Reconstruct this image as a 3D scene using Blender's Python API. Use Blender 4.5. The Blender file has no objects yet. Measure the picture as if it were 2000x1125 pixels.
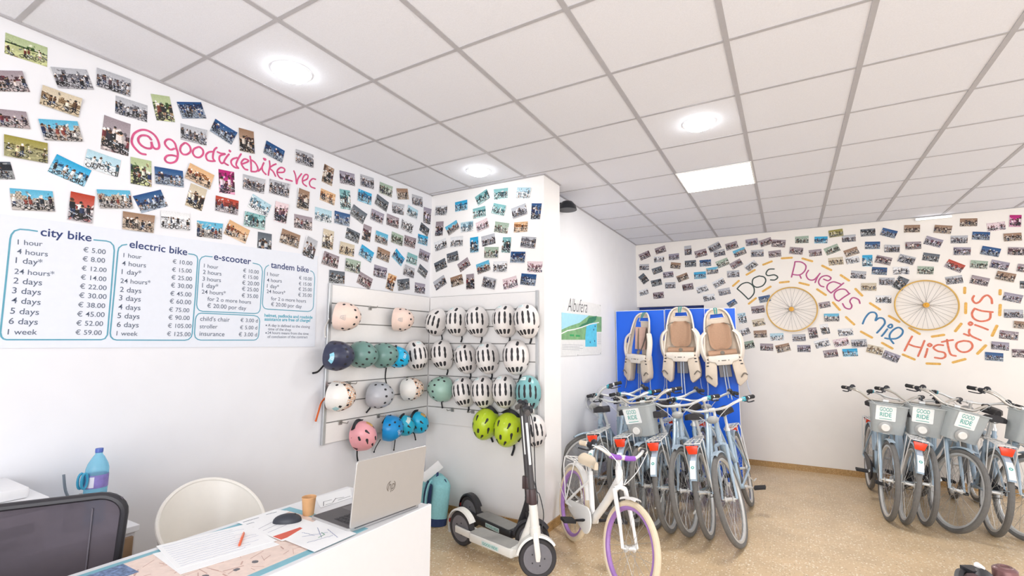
import bpy, bmesh, math, random
import numpy as np
from mathutils import Vector, Matrix

S = bpy.context.scene
COL = S.collection
PI = math.pi

# ------------------------------------------------------------------ camera
CAM = Vector((3.1902, -1.2467, 1.5487))
FPX = 934.04
YAW, PITCH, ROLL = -0.5229, 0.1158, 0.0048
_f = Vector((math.sin(YAW)*math.cos(PITCH), math.cos(YAW)*math.cos(PITCH), math.sin(PITCH)))
_r = Vector((math.cos(YAW), -math.sin(YAW), 0))
_u = _r.cross(_f)
RIGHT = math.cos(ROLL)*_r + math.sin(ROLL)*_u
UP = -math.sin(ROLL)*_r + math.cos(ROLL)*_u
FWD = _f
cd = bpy.data.cameras.new('camera'); cam = bpy.data.objects.new('camera', cd); COL.objects.link(cam)
cd.sensor_width = 36; cd.lens = FPX/2000*36; cd.clip_start = 0.02; cd.clip_end = 100
mw = Matrix.Identity(4)
for i in range(3):
    mw[i][0] = RIGHT[i]; mw[i][1] = UP[i]; mw[i][2] = -FWD[i]; mw[i][3] = CAM[i]
cam.matrix_world = mw
S.camera = cam

# the room's planes (metres): ceiling, left wall, alcove wall, pillar, corridor wall, back wall
H = 3.0485
X0, YN, XP, YQ, XC, YB = 0.105, 2.461, 1.376, 2.796, 1.245, 5.8925
XR, YF = 7.4, -3.6
DOORX, DOORZ = 2.182, 2.10

# ------------------------------------------------------------------ world, lights, exposure
S.view_settings.view_transform = 'Standard'
try: S.view_settings.look = 'None'
except Exception: pass
S.view_settings.gamma = 1.0
S.view_settings.use_curve_mapping = False
S.view_settings.exposure = 0.02
W = bpy.data.worlds.new('world'); S.world = W; W.use_nodes = True
nt = W.node_tree
bg = nt.nodes['Background']; sky = nt.nodes.new('ShaderNodeTexSky')
sky.sky_type = 'HOSEK_WILKIE' if False else 'PREETHAM'
sky.sun_direction = (0.4, -0.5, 0.75)
sky.turbidity = 4
nt.links.new(sky.outputs['Color'], bg.inputs['Color']); bg.inputs['Strength'].default_value = 0.6

def area(name, loc, size, direction, power, color=(1, 1, 1)):
    l = bpy.data.lights.new(name, 'AREA'); l.shape = 'RECTANGLE'; l.size = size[0]; l.size_y = size[1]
    l.energy = power; l.color = color
    o = bpy.data.objects.new(name, l); COL.objects.link(o); o.location = loc
    o.rotation_euler = Vector(direction).to_track_quat('-Z', 'Y').to_euler()
    return o
# daylight through the shop front behind the camera; side fill added to light the back
area('shopfront_daylight', (4.2, YF-0.05, 1.5), (5.0, 2.5), (0.0, 1, 0.0), 235, (0.94, 0.972, 1.0))
area('side_fill', (XR+0.05, 2.6, 1.6), (5.4, 2.3), (-1, 0, 0.0), 78, (0.945, 0.975, 1.0))

def at(u, v, ax, val):
    """point where the photograph's pixel (u, v) meets the plane ax = val"""
    d = RIGHT*((u-1000)/FPX) + UP*(-(v-562.5)/FPX) + FWD
    i = 'xyz'.index(ax)
    return CAM + d*((val-CAM[i])/d[i])

# ------------------------------------------------------------------ materials
def s2l(c):
    if isinstance(c, str):
        c = tuple(int(c[i:i+2], 16)/255 for i in (0, 2, 4))
    return tuple((x/12.92 if x <= 0.04045 else ((x+0.055)/1.055)**2.4) for x in c)
_m = {}
def mat(name, col, rough=0.5, metal=0.0, var=0.04, scale=30.0, bump=0.0, emit=None, estr=0, alpha=1.0, spec=0.5):
    """principled material whose colour is broken up a little by noise"""
    if name in _m: return _m[name]
    m = bpy.data.materials.new(name); m.use_nodes = True; n = m.node_tree.nodes; L = m.node_tree.links
    b = n['Principled BSDF']; c = s2l(col)
    b.inputs['Roughness'].default_value = rough; b.inputs['Metallic'].default_value = metal
    b.inputs['Specular IOR Level'].default_value = spec
    tc = n.new('ShaderNodeTexCoord'); no = n.new('ShaderNodeTexNoise'); no.inputs['Scale'].default_value = scale
    no.inputs['Detail'].default_value = 3
    L.new(tc.outputs['Object'], no.inputs['Vector'])
    rp = n.new('ShaderNodeValToRGB')
    rp.color_ramp.elements[0].position = 0.3; rp.color_ramp.elements[1].position = 0.7
    rp.color_ramp.elements[0].color = tuple(max(0, x*(1-var)) for x in c)+(1,)
    rp.color_ramp.elements[1].color = tuple(min(1, x*(1+var)) for x in c)+(1,)
    L.new(no.outputs['Fac'], rp.inputs['Fac']); L.new(rp.outputs['Color'], b.inputs['Base Color'])
    if bump:
        bp = n.new('ShaderNodeBump'); bp.inputs['Strength'].default_value = bump; bp.inputs['Distance'].default_value = 0.01
        L.new(no.outputs['Fac'], bp.inputs['Height']); L.new(bp.outputs['Normal'], b.inputs['Normal'])
    if emit is not None:
        b.inputs['Emission Color'].default_value = s2l(emit)+(1,); b.inputs['Emission Strength'].default_value = estr
    if alpha < 1: b.inputs['Alpha'].default_value = alpha
    _m[name] = m
    return m

def clear_mat(name, col, k, rough=0.05):
    """see-through plastic or glass: part transparent, part glossy principled"""
    if name in _m: return _m[name]
    m = mat(name, col, rough, 0, 0.02)
    n = m.node_tree.nodes; L = m.node_tree.links
    tr = n.new('ShaderNodeBsdfTransparent'); tr.inputs['Color'].default_value = s2l(col)+(1,)
    mx = n.new('ShaderNodeMixShader'); mx.inputs['Fac'].default_value = k
    L.new(tr.outputs[0], mx.inputs[1]); L.new(n['Principled BSDF'].outputs[0], mx.inputs[2])
    L.new(mx.outputs[0], n['Material Output'].inputs['Surface'])
    return m

def picture_mat():
    m = bpy.data.materials.new('printed_photo'); m.use_nodes = True; n = m.node_tree.nodes; L = m.node_tree.links
    a = n.new('ShaderNodeAttribute'); a.attribute_name = 'print'
    L.new(a.outputs['Color'], n['Principled BSDF'].inputs['Base Color'])
    n['Principled BSDF'].inputs['Roughness'].default_value = 0.45
    return m
def terrazzo(name, base, chips, scale, rough):
    m = bpy.data.materials.new(name); m.use_nodes = True; n = m.node_tree.nodes; L = m.node_tree.links
    b = n['Principled BSDF']; b.inputs['Roughness'].default_value = rough
    tc = n.new('ShaderNodeTexCoord')
    no = n.new('ShaderNodeTexNoise'); no.inputs['Scale'].default_value = 3.0; no.inputs['Detail'].default_value = 6
    L.new(tc.outputs['Object'], no.inputs['Vector'])
    r0 = n.new('ShaderNodeValToRGB'); e = r0.color_ramp.elements
    e[0].position = .3; e[1].position = .7
    c = s2l(base); e[0].color = tuple(x*.88 for x in c)+(1,); e[1].color = tuple(min(1, x*1.1) for x in c)+(1,)
    L.new(no.outputs['Fac'], r0.inputs['Fac'])
    prev = r0.outputs['Color']
    for k, (sc, th, cc) in enumerate(chips):
        v = n.new('ShaderNodeTexVoronoi'); v.inputs['Scale'].default_value = sc*scale
        mp = n.new('ShaderNodeMapping'); mp.inputs['Location'].default_value = (k*3.7, k*1.3, k*.7)
        L.new(tc.outputs['Object'], mp.inputs['Vector']); L.new(mp.outputs['Vector'], v.inputs['Vector'])
        # only some cells hold a chip of this colour
        sp = n.new('ShaderNodeSeparateColor'); L.new(v.outputs['Color'], sp.inputs['Color'])
        lt = n.new('ShaderNodeMath'); lt.operation = 'LESS_THAN'; lt.inputs[1].default_value = .45
        L.new(sp.outputs[0], lt.inputs[0])
        l2 = n.new('ShaderNodeMath'); l2.operation = 'LESS_THAN'; l2.inputs[1].default_value = th
        L.new(v.outputs['Distance'], l2.inputs[0])
        mu = n.new('ShaderNodeMath'); mu.operation = 'MULTIPLY'; L.new(lt.outputs[0], mu.inputs[0]); L.new(l2.outputs[0], mu.inputs[1])
        mx = n.new('ShaderNodeMix'); mx.data_type = 'RGBA'
        L.new(mu.outputs[0], mx.inputs['Factor']); L.new(prev, mx.inputs['A']); mx.inputs['B'].default_value = s2l(cc)+(1,)
        prev = mx.outputs['Result']
    L.new(prev, b.inputs['Base Color'])
    return m

# ------------------------------------------------------------------ mesh builder
class MB:
    def __init__(s): s.v = []; s.f = []; s.m = []; s.mi = 0
    def add(s, vs, fs, M=None):
        o = len(s.v)
        if M is not None: vs = [M @ Vector(p) for p in vs]
        s.v += [tuple(p) for p in vs]; s.f += [tuple(i+o for i in f) for f in fs]; s.m += [s.mi]*len(fs)
        return s
    def box(s, a, b, M=None):
        x0, y0, z0 = a; x1, y1, z1 = b
        vs = [(x0,y0,z0),(x1,y0,z0),(x1,y1,z0),(x0,y1,z0),(x0,y0,z1),(x1,y0,z1),(x1,y1,z1),(x0,y1,z1)]
        return s.add(vs, [(3,2,1,0),(4,5,6,7),(0,1,5,4),(1,2,6,5),(2,3,7,6),(3,0,4,7)], M)
    def cbox(s, c, d, M=None):
        return s.box([c[i]-d[i]/2 for i in range(3)], [c[i]+d[i]/2 for i in range(3)], M)
    def prism(s, poly, z0, z1, M=None):
        n = len(poly); vs = [(p[0], p[1], z0) for p in poly]+[(p[0], p[1], z1) for p in poly]
        fs = [tuple(range(n-1, -1, -1)), tuple(range(n, 2*n))]+[(i, (i+1) % n, n+(i+1) % n, n+i) for i in range(n)]
        return s.add(vs, fs, M)
    def tube(s, pts, r, n=8, closed=False, caps=True, M=None, flat=1.0):
        P = [Vector(p) for p in pts]; N = len(P)
        R = r if isinstance(r, (list, tuple)) else [r]*N
        tg = []
        for i in range(N):
            a = P[i-1] if (i > 0 or closed) else P[i]; b = P[(i+1) % N] if (i < N-1 or closed) else P[i]
            t = (b-a); tg.append(t.normalized() if t.length > 1e-9 else Vector((0, 0, 1)))
        t0 = tg[0]; up = Vector((0, 0, 1)) if abs(t0.z) < .9 else Vector((1, 0, 0))
        nrm = (up - t0*up.dot(t0)).normalized(); vs = []
        for i in range(N):
            t = tg[i]; nrm = nrm - t*nrm.dot(t)
            nrm = nrm.normalized() if nrm.length > 1e-6 else t.orthogonal().normalized()
            bn = t.cross(nrm)
            for k in range(n):
                a = 2*PI*k/n; vs.append(P[i] + nrm*(R[i]*math.cos(a)) + bn*(R[i]*flat*math.sin(a)))
        fs = []
        for i in range(N if closed else N-1):
            j = (i+1) % N
            for k in range(n):
                fs.append((i*n+k, i*n+(k+1) % n, j*n+(k+1) % n, j*n+k))
        if caps and not closed:
            fs.append(tuple(range(n-1, -1, -1))); fs.append(tuple((N-1)*n+k for k in range(n)))
        return s.add(vs, fs, M)
    def cyl(s, a, b, r0, r1=None, n=16, M=None):
        return s.tube([a, b], [r0, r0 if r1 is None else r1], n, M=M)
    def lathe(s, prof, n=24, M=None, closed=False):
        vs = []; fs = []; K = len(prof)
        for i in range(n):
            a = 2*PI*i/n
            for (r, z) in prof: vs.append((r*math.cos(a), r*math.sin(a), z))
        for i in range(n):
            j = (i+1) % n
            for k in range(K if closed else K-1):
                l = (k+1) % K
                fs.append((i*K+k, j*K+k, j*K+l, i*K+l))
        return s.add(vs, fs, M)
    def ball(s, c, r, nu=16, nv=10, M=None):
        if not isinstance(r, (tuple, list)): r = (r, r, r)
        vs = [(c[0], c[1], c[2]+r[2])]; fs = []
        for j in range(1, nv):
            t = PI*j/nv
            for i in range(nu):
                a = 2*PI*i/nu
                vs.append((c[0]+r[0]*math.sin(t)*math.cos(a), c[1]+r[1]*math.sin(t)*math.sin(a), c[2]+r[2]*math.cos(t)))
        vs.append((c[0], c[1], c[2]-r[2])); l = len(vs)-1
        for i in range(nu):
            k = (i+1) % nu
            fs.append((0, 1+i, 1+k)); fs.append((l, 1+(nv-2)*nu+k, 1+(nv-2)*nu+i))
            for j in range(nv-2):
                fs.append((1+j*nu+i, 1+(j+1)*nu+i, 1+(j+1)*nu+k, 1+j*nu+k))
        return s.add(vs, fs, M)
    def grid(s, fn, nu, nv, M=None, skip=None):
        vs = [fn(i/nu, j/nv) for i in range(nu+1) for j in range(nv+1)]; fs = []
        for i in range(nu):
            for j in range(nv):
                if skip and skip(i, j): continue
                a = i*(nv+1)+j; fs.append((a, a+nv+1, a+nv+2, a+1))
        return s.add(vs, fs, M)
    def mesh(s, name, mats, bevel=0, seg=2, smooth=True, ang=35):
        me = bpy.data.meshes.new(name); me.from_pydata(s.v, [], s.f)
        for m in (mats if isinstance(mats, (list, tuple)) else [mats]): me.materials.append(m)
        if len(set(s.m)) > 1: me.polygons.foreach_set('material_index', s.m)
        if bevel:
            bm = bmesh.new(); bm.from_mesh(me)
            bmesh.ops.remove_doubles(bm, verts=bm.verts, dist=1e-5)
            ed = [e for e in bm.edges if len(e.link_faces) == 2 and e.calc_face_angle(0) > .6]
            bmesh.ops.bevel(bm, geom=ed, offset=bevel, segments=seg, affect='EDGES', profile=.5, clamp_overlap=True)
            bm.to_mesh(me); bm.free()
        if smooth:
            me.polygons.foreach_set('use_smooth', [True]*len(me.polygons))
            me.set_sharp_from_angle(angle=math.radians(ang))
        me.update()
        return me
    def obj(s, name, mats, parent=None, label=None, loc=None, **k):
        return place(name, s.mesh(name, mats, **k), parent, label, loc)

def place(name, me, parent=None, label=None, loc=None):
    o = bpy.data.objects.new(name, me); COL.objects.link(o)
    if parent is not None: o.parent = parent
    if loc is not None: o.location = loc
    if label: o['label'] = label
    return o
def tag(o, label, cat, group=None, kind=None):
    o['label'] = label; o['category'] = cat
    if group: o['group'] = group
    if kind: o['kind'] = kind
    return o
def thing(name, label, cat, loc=(0, 0, 0), rot=(0, 0, 0), group=None, M=None):
    o = bpy.data.objects.new(name, None); COL.objects.link(o); o.empty_display_size = .05
    if M is not None: o.matrix_world = M
    else: o.location = loc; o.rotation_euler = rot
    return tag(o, label, cat, group)
def struct(name, mb, mats, parent=None, label=None, **k):
    o = mb.obj(name, mats, parent, smooth=k.pop('smooth', False), **k)
    o['kind'] = 'structure'
    if label: o['label'] = label
    return o
def T(x, y, z): return Matrix.Translation((x, y, z))
def RX(a): return Matrix.Rotation(a, 4, 'X')
def RY(a): return Matrix.Rotation(a, 4, 'Y')
def RZ(a): return Matrix.Rotation(a, 4, 'Z')
def D(a): return math.radians(a)
def frame(o, x, y, z):
    M = Matrix.Identity(4)
    for i in range(3): M[i][0] = x[i]; M[i][1] = y[i]; M[i][2] = z[i]; M[i][3] = o[i]
    return M
def smooth_path(p, k=5, closed=False):
    P = [Vector(q) for q in p]; N = len(P); out = []
    if N < 3: return P
    for i in range(N if closed else N-1):
        g = lambda j: P[j % N] if closed else P[min(max(j, 0), N-1)]
        a, b, c, d = g(i-1), g(i), g(i+1), g(i+2)
        for q in range(k):
            t = q/k
            out.append(.5*((2*b)+(c-a)*t+(2*a-5*b+4*c-d)*t*t+(3*b-a-3*c+d)*t*t*t))
    if not closed: out.append(P[-1])
    return out
def rrect(w, h, r, n=5, cx=0, cy=0):
    o = []
    for (sx, sy, a0) in ((1, -1, -90), (1, 1, 0), (-1, 1, 90), (-1, -1, 180)):
        for k in range(n+1):
            a = D(a0+90*k/n); o.append((cx+sx*(w/2-r)+r*math.cos(a), cy+sy*(h/2-r)+r*math.sin(a)))
    return o
def circle(r, n=24, cx=0, cy=0): return [(cx+r*math.cos(2*PI*i/n), cy+r*math.sin(2*PI*i/n)) for i in range(n)]
_rb = 0
def ribbon(mb, pts, w, t=0.001, M=None):
    """flat stroke along 2-D points, w wide and t thick, rounded ends, lying on local z = 0"""
    P = [Vector((p[0], p[1])) for p in pts]
    P = [P[0]]+[P[i] for i in range(1, len(P)) if (P[i]-P[i-1]).length > 1e-6]
    N = len(P); Wd = w if isinstance(w, (list, tuple)) else [w]*N
    L = []; R = []; n0 = None
    for i in range(N):
        d = (P[min(i+1, N-1)]-P[max(i-1, 0)])
        d = d.normalized() if d.length > 1e-9 else Vector((1, 0))
        nn = Vector((-d.y, d.x)); ww = Wd[min(i, len(Wd)-1)]/2
        L.append(P[i]+nn*ww); R.append(P[i]-nn*ww)
        if i == 0: d0 = d
        dl = d
    vs = []; fs = []
    e = Wd[0]*.35
    L.insert(0, L[0]*.75+R[0]*.25-d0*e); R.insert(0, L[1]*.25+R[0]*.75-d0*e)
    L.append(L[-1]*.75+R[-1]*.25+dl*e); R.append(L[-2]*.25+R[-1]*.75+dl*e)
    N = len(L)
    global _rb; _rb = (_rb+1) % 7
    for i in range(N):
        tz = t+2.5e-5*_rb+6e-6*i; vs += [(L[i].x, L[i].y, tz), (R[i].x, R[i].y, tz), (L[i].x, L[i].y, 0), (R[i].x, R[i].y, 0)]
    for i in range(N-1):
        a, b = 4*i, 4*(i+1)
        fs += [(a, a+1, b+1, b), (a, b, b+2, a+2), (a+1, a+3, b+3, b+1)]
    fs += [(0, 2, 3, 1), (4*N-4, 4*N-3, 4*N-1, 4*N-2)]
    return mb.add(vs, fs, M)
_tx = {}
def text_mesh(s, shear=0, bold=0):
    k = (s, shear, bold)
    if k not in _tx:
        cu = bpy.data.curves.new('t', 'FONT'); cu.body = s; cu.size = 1; cu.resolution_u = 4; cu.shear = shear; cu.offset = bold
        o = bpy.data.objects.new('t', cu); me = bpy.data.meshes.new_from_object(o)
        _tx[k] = ([tuple(v.co) for v in me.vertices], [tuple(p.vertices) for p in me.polygons])
        bpy.data.objects.remove(o); bpy.data.curves.remove(cu); bpy.data.meshes.remove(me)
    return _tx[k]
def text_fit(mb, s, a, b, M, z=0.0008, hscale=1.0, shear=0, bold=0):
    """lettering whose baseline runs from 2-D point a to b on the plane of M"""
    vs, fs = text_mesh(s, shear, bold)
    if not vs: return
    x0 = min(v[0] for v in vs); x1 = max(v[0] for v in vs)
    a = Vector(a[:2]); b = Vector(b[:2]); d = b-a; k = d.length/(x1-x0); e = d.normalized(); n = Vector((-e.y, e.x))
    out = []
    for v in vs:
        p = a+e*((v[0]-x0)*k)+n*(v[1]*k*hscale); out.append((p.x, p.y, z))
    mb.add(out, fs, M)
def text_box(mb, s, w, M, z=0.0008, cx=0, cy=0, shear=0, bold=0, h=None):
    vs, fs = text_mesh(s, shear, bold)
    x0 = min(v[0] for v in vs); x1 = max(v[0] for v in vs); y0 = min(v[1] for v in vs); y1 = max(v[1] for v in vs)
    k = w/(x1-x0); ky = k if h is None else h/(y1-y0)
    mb.add([((v[0]-(x0+x1)/2)*k+cx, (v[1]-(y0+y1)/2)*ky+cy, z) for v in vs], fs, M)

# ------------------------------------------------------------------ room shell
WALL = mat('wall_paint', 'ececef', .75, 0, .012, 6, .03)
WALLB = mat('wall_paint_floor_bounce', 'f3ede6', .75, 0, .012, 6, .03); WALLA = mat('wall_paint_alcove_bounce', 'f4f1ef', .75, 0, .012, 6, .03)  # warm floor bounce mixed into the back and alcove wall colours
CEIL = mat('ceiling_tile', 'e8e9f0', .9, 0, .03, 160, .05)
BAR = mat('ceiling_bar', 'b6b4b8', .5, 0, .03)
FLOOR = terrazzo('floor_terrazzo', 'd3b892', [(48, .30, 'eadcc8'), (36, .24, 'bfa580'), (62, .28, 'e4d2b4'), (30, .15, 'a08868'), (40, .20, 'f8f0e2')], 1.0, .32)
BASE = terrazzo('baseboard_terrazzo', 'b08a55', [(90, .3, 'd9b98a'), (70, .25, '7c5a32')], 1.0, .35)
WHITE = mat('white_plastic', 'f4f4f2', .4, 0, .01)
ALU = mat('brushed_aluminium', 'c3c5c7', .35, .6, .03)
GLASS = clear_mat('window_glass', 'ffffff', .06)

struct('floor', MB().box((X0-.2, YF-.2, -.1), (XR+.2, YB+.2, 0)), FLOOR)
struct('ceiling', MB().box((X0-.2, YF-.2, H), (XR+.2, YB+.2, H+.1)), CEIL)
g = MB()
for i in range(0, 13):
    x = i*.6
    if X0 < x < XR: g.box((x-.0135, YF, H-.004), (x+.0135, YB, H+.001))
for j in range(-6, 10):
    y = j*.6
    for i in range(0, 13):
        a, b = max(i*.6+.0135, X0), min(i*.6+.5865, XR)
        if b > a and YF < y < YB: g.box((a, y-.010, H-.003), (b, y+.010, H+.001))
struct('trim_1', g, BAR, label='grey metal grid of the suspended ceiling')
g = MB()
for a, b in (((X0, YF), (X0+.02, YN)), ((X0, YN-.02), (XP, YN)), ((XP, YN-.02), (XP+.02, YQ)), ((XC, YQ), (XC+.02, YB)), ((XC, YB-.024), (XR, YB))):
    g.box((a[0], a[1], H-.006), (b[0], b[1], H-.001))
struct('trim_2', g, BAR, label='grey edge angle where the ceiling meets the walls')
struct('wall_left', MB().box((X0-.15, YF, 0), (X0, YN+.3, H)), mat('wall_paint_left', 'e6e6ea', .75, 0, .012, 6, .03))
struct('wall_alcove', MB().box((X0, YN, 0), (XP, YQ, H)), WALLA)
struct('wall_corridor', MB().box((XC-.15, YQ, 0), (XC, YB+.4, H)), WALL)
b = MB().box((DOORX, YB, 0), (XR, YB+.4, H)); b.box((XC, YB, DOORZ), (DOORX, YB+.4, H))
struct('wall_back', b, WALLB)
NAVY = mat('door_blue', '1d3f8f', .5)
d = struct('door_1', MB().box((XC, YB+.12, 0), (DOORX, YB+.17, DOORZ)), NAVY, label='dark blue door in the recess behind the blue boards')
MB().tube([(DOORX-.1, YB+.12, 1.02), (DOORX-.1, YB+.07, 1.02), (DOORX-.21, YB+.07, 1.02)], .009, 8).obj('door_handle', ALU, d)
# shop front behind the camera, right-hand window added for the side fill
def glazed(axis, c, lo, hi, a0, a1, z0, z1, wname, nwin):
    w = MB()
    def bx(m, p0, p1, q0, q1, t0=-.08, t1=.08):
        if axis == 'y': m.box((p0, c+t0, q0), (p1, c+t1, q1))
        else: m.box((c+t0, p0, q0), (c+t1, p1, q1))
    bx(w, lo, hi, 0, z0); bx(w, lo, hi, z1, H); bx(w, lo, a0, z0, z1); bx(w, a1, hi, z0, z1)
    struct('wall_'+wname, w, WALL)
    f = MB(); bx(f, a0, a1, z0, z0+.05, -.03, .03); bx(f, a0, a1, z1-.05, z1, -.03, .03)
    for k in range(5):
        p = a0+(a1-a0)*k/4; bx(f, p-.025, p+.025, z0, z1, -.03, .03)
    fo = struct('window_%d' % nwin, f, ALU, label='unseen aluminium window frame')
    gl = MB(); bx(gl, a0, a1, z0, z1, -.004, .004); gl.obj('window_pane', GLASS, fo)
glazed('y', YF-.1, X0, XR, .5, 6.9, .15, 2.75, 'front', 1)
glazed('x', XR+.1, YF, YB, -.2, 5.4, .4, 2.75, 'right', 2)
bb = MB().box((DOORX, YB-.012, 0), (XR, YB, .07)); struct('baseboard_back', bb, BASE)
struct('baseboard_alcove', MB().box((X0, YN-.012, 0), (XP, YN, .07)), BASE)
struct('baseboard_pillar', MB().box((XP, YN-.012, 0), (XP+.012, YQ, .07)), BASE)
struct('baseboard_corridor', MB().box((XC, YQ, 0), (XC+.012, YB, .07)), BASE)
struct('baseboard_left', MB().box((X0, YF, 0), (X0+.012, YN, .07)), BASE)

# ------------------------------------------------------------------ lights of the room
LAMP = mat('lamp_diffuser', 'ffffff', .4, emit='f4fbff', estr=24)
PANEL = mat('panel_diffuser', 'ffffff', .4, emit='fffdf8', estr=34)
STRIP = mat('strip_diffuser', 'ffffff', .4, emit='ffffff', estr=2.5)
for (x, y, w) in ((.869, .311, 'over the price board, nearest the camera'), (.923, 2.095, 'in front of the alcove corner'), (2.738, 2.077, 'in mid ceiling beside the square light panel')):
    t = thing('ceiling_light', 'glowing round white downlight '+w, 'ceiling light', (x, y, H), group='round ceiling lights')
    MB().lathe([(.104, -.002), (.104, -.008), (.094, -.012), (.092, -.006), (.092, -.002)], 40).obj('light_rim', WHITE, t)
    MB().lathe([(.091, -.004), (.090, -.016), (.082, -.028), (.060, -.038), (.030, -.042), (0.0001, -.043)], 40).obj('light_diffuser', LAMP, t)
t = thing('light_panel', 'bright square white light panel filling one ceiling tile', 'ceiling light', (2.7, 3.3, H))
m = MB(); m.box((-.29, -.29, -.004), (.29, .29, -.010)); m.obj('light_diffuser', PANEL, t, smooth=False)
m = MB()
for a, b in (((-.3, -.3), (.3, -.288)), ((-.3, .288), (.3, .3)), ((-.3, -.288), (-.288, .288)), ((.288, -.288), (.3, .288))): m.box((a[0], a[1], -.012), (b[0], b[1], -.002))
m.obj('panel_frame', WHITE, t)
t = thing('strip_light', 'short white strip light high on the back wall under the ceiling', 'light', (4.715, YB, 3.02))
MB().box((-.165, -.03, -.018), (.165, 0, .012)).obj('light_housing', WHITE, t, bevel=.003)
MB().box((-.155, -.034, -.014), (.155, -.030, .008)).obj('light_diffuser', STRIP, t)
t = thing('wall_camera', 'black dome-shaped fixture high on the corridor wall behind the pillar', 'camera', (XC, 3.075, 2.93))
BLACK = mat('black_plastic', '1d1f26', .4)
MB().box((0, -.03, -.03), (.05, .03, .03)).obj('mount', BLACK, t, bevel=.004)
MB().lathe([(.0001, .07), (.05, .055), (.085, .015), (.095, -.03), (.0001, -.03)], 24, T(.09, 0, -.02)).obj('dome', BLACK, t)

# ------------------------------------------------------------------ wall planes and what is stuck or painted on them
PLANE = {'L': (frame((X0, 0, 0), (0, 1, 0), (0, 0, 1), (1, 0, 0)), 'x', X0, 1),
         'A': (frame((0, YN, 0), (1, 0, 0), (0, 0, 1), (0, -1, 0)), 'y', YN, 0),
         'B': (frame((0, YB, 0), (1, 0, 0), (0, 0, 1), (0, -1, 0)), 'y', YB, 0),
         'C': (frame((XC, 0, 0), (0, 1, 0), (0, 0, 1), (1, 0, 0)), 'x', XC, 1)}
def pl(w, u, v):
    M, ax, val, i = PLANE[w]; p = at(u, v, ax, val)
    return (p[i], p[2])

# picture kinds: words for the label, sky / middle / ground colours, clothing, number of figures
KIND = {
 'gr': ('grey street scene', 'b9bac0', '77767d', 'a5a3a8', '3a3a44 d8d8dc 5a4a50 20222c 8d8a92', 7),
 'bw': ('black and white scene', 'e6e6e8', '8a8a8e', 'cfcfd2', '17181c 2b2b30 f4f4f4 55555a', 6),
 'dk': ('dark scene', '6a7078', '2c3038', '8d8f90', '14161c 22252e c8ccd0 3c4048', 5),
 'db': ('dark blue scene', '41618c', '223a5e', '8f9aa8', '101a30 1a2c50 ccd4e0 2e4a78', 5),
 'bs': ('blue sky scene', '6cb4d2', 'b8ac9c', 'aaa4a0', '2a3a58 403038 e8e4e0 8a4840 28323c', 6),
 'bb': ('bright blue scene', '48a8d4', '2c6e98', '8cb8cc', '0c1a2c 1c3448 e6f0f4 2c4c68', 4),
 'wt': ('pale blue scene', 'b4d2de', '7c9cae', 'd4dade', '28404c 42606c f6fafa', 4),
 'tl': ('teal scene', '88b8ba', '3c6a70', 'a4c0be', '0e2e36 1c4c52 e4f2f0 3a2e34', 5),
 'gn': ('green park scene', 'b4c098', '40582e', 'b4b888', '1c2c18 2a3a60 e8e8d8 703c30', 4),
 'gg': ('greyish green scene', 'a4b4a4', '4c6050', 'b0b4a8', '1c2420 e0e4dc 3a4440 50403c', 6),
 'tn': ('tan scene', 'cfc2ac', '8c7458', 'beae94', '3a2c20 5a4430 ece4d4 2c2c34', 4),
 'og': ('orange scene', 'dcb48c', 'a87044', 'c8b098', '38241c 7a3c1c f0e0cc 2c2c38', 4),
 'rd': ('red-brown scene', 'a0949a', '5e444c', 'a89c9c', '28161c e8dcd8 74343c 38303c', 6),
 'rr': ('scene with a red patch', 'b8584c', '8a3c34', 'a8a0a4', '2a2030 f0ecec 8a2a2c 3a4460', 4),
 'br': ('brown scene', 'a08470', '60483c', 'b0a090', '20180f 342822 ddd2c6 4c3a44', 5),
 'pu': ('purple-grey scene', 'a09aa8', '5a5262', 'aaa6ac', '241c30 e0d8e8 3c3450 6a4050', 6),
 'pk': ('pale pink scene', 'e4d0d4', 'c09aa4', 'dccacf', '5a3844 f6eeee 8a6470 3a2c38', 6),
 'mg': ('magenta scene', 'b8287c', '7c1858', 'c890a8', '2c0c24 f0d8e4 50143c', 4),
 'yg': ('yellow-green scene', 'a0985c', '6c6438', '94906c', '282810 e8dcb0 4c4420', 3),
}
PIC = picture_mat()
def lin(c): return np.array(s2l(c))
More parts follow.
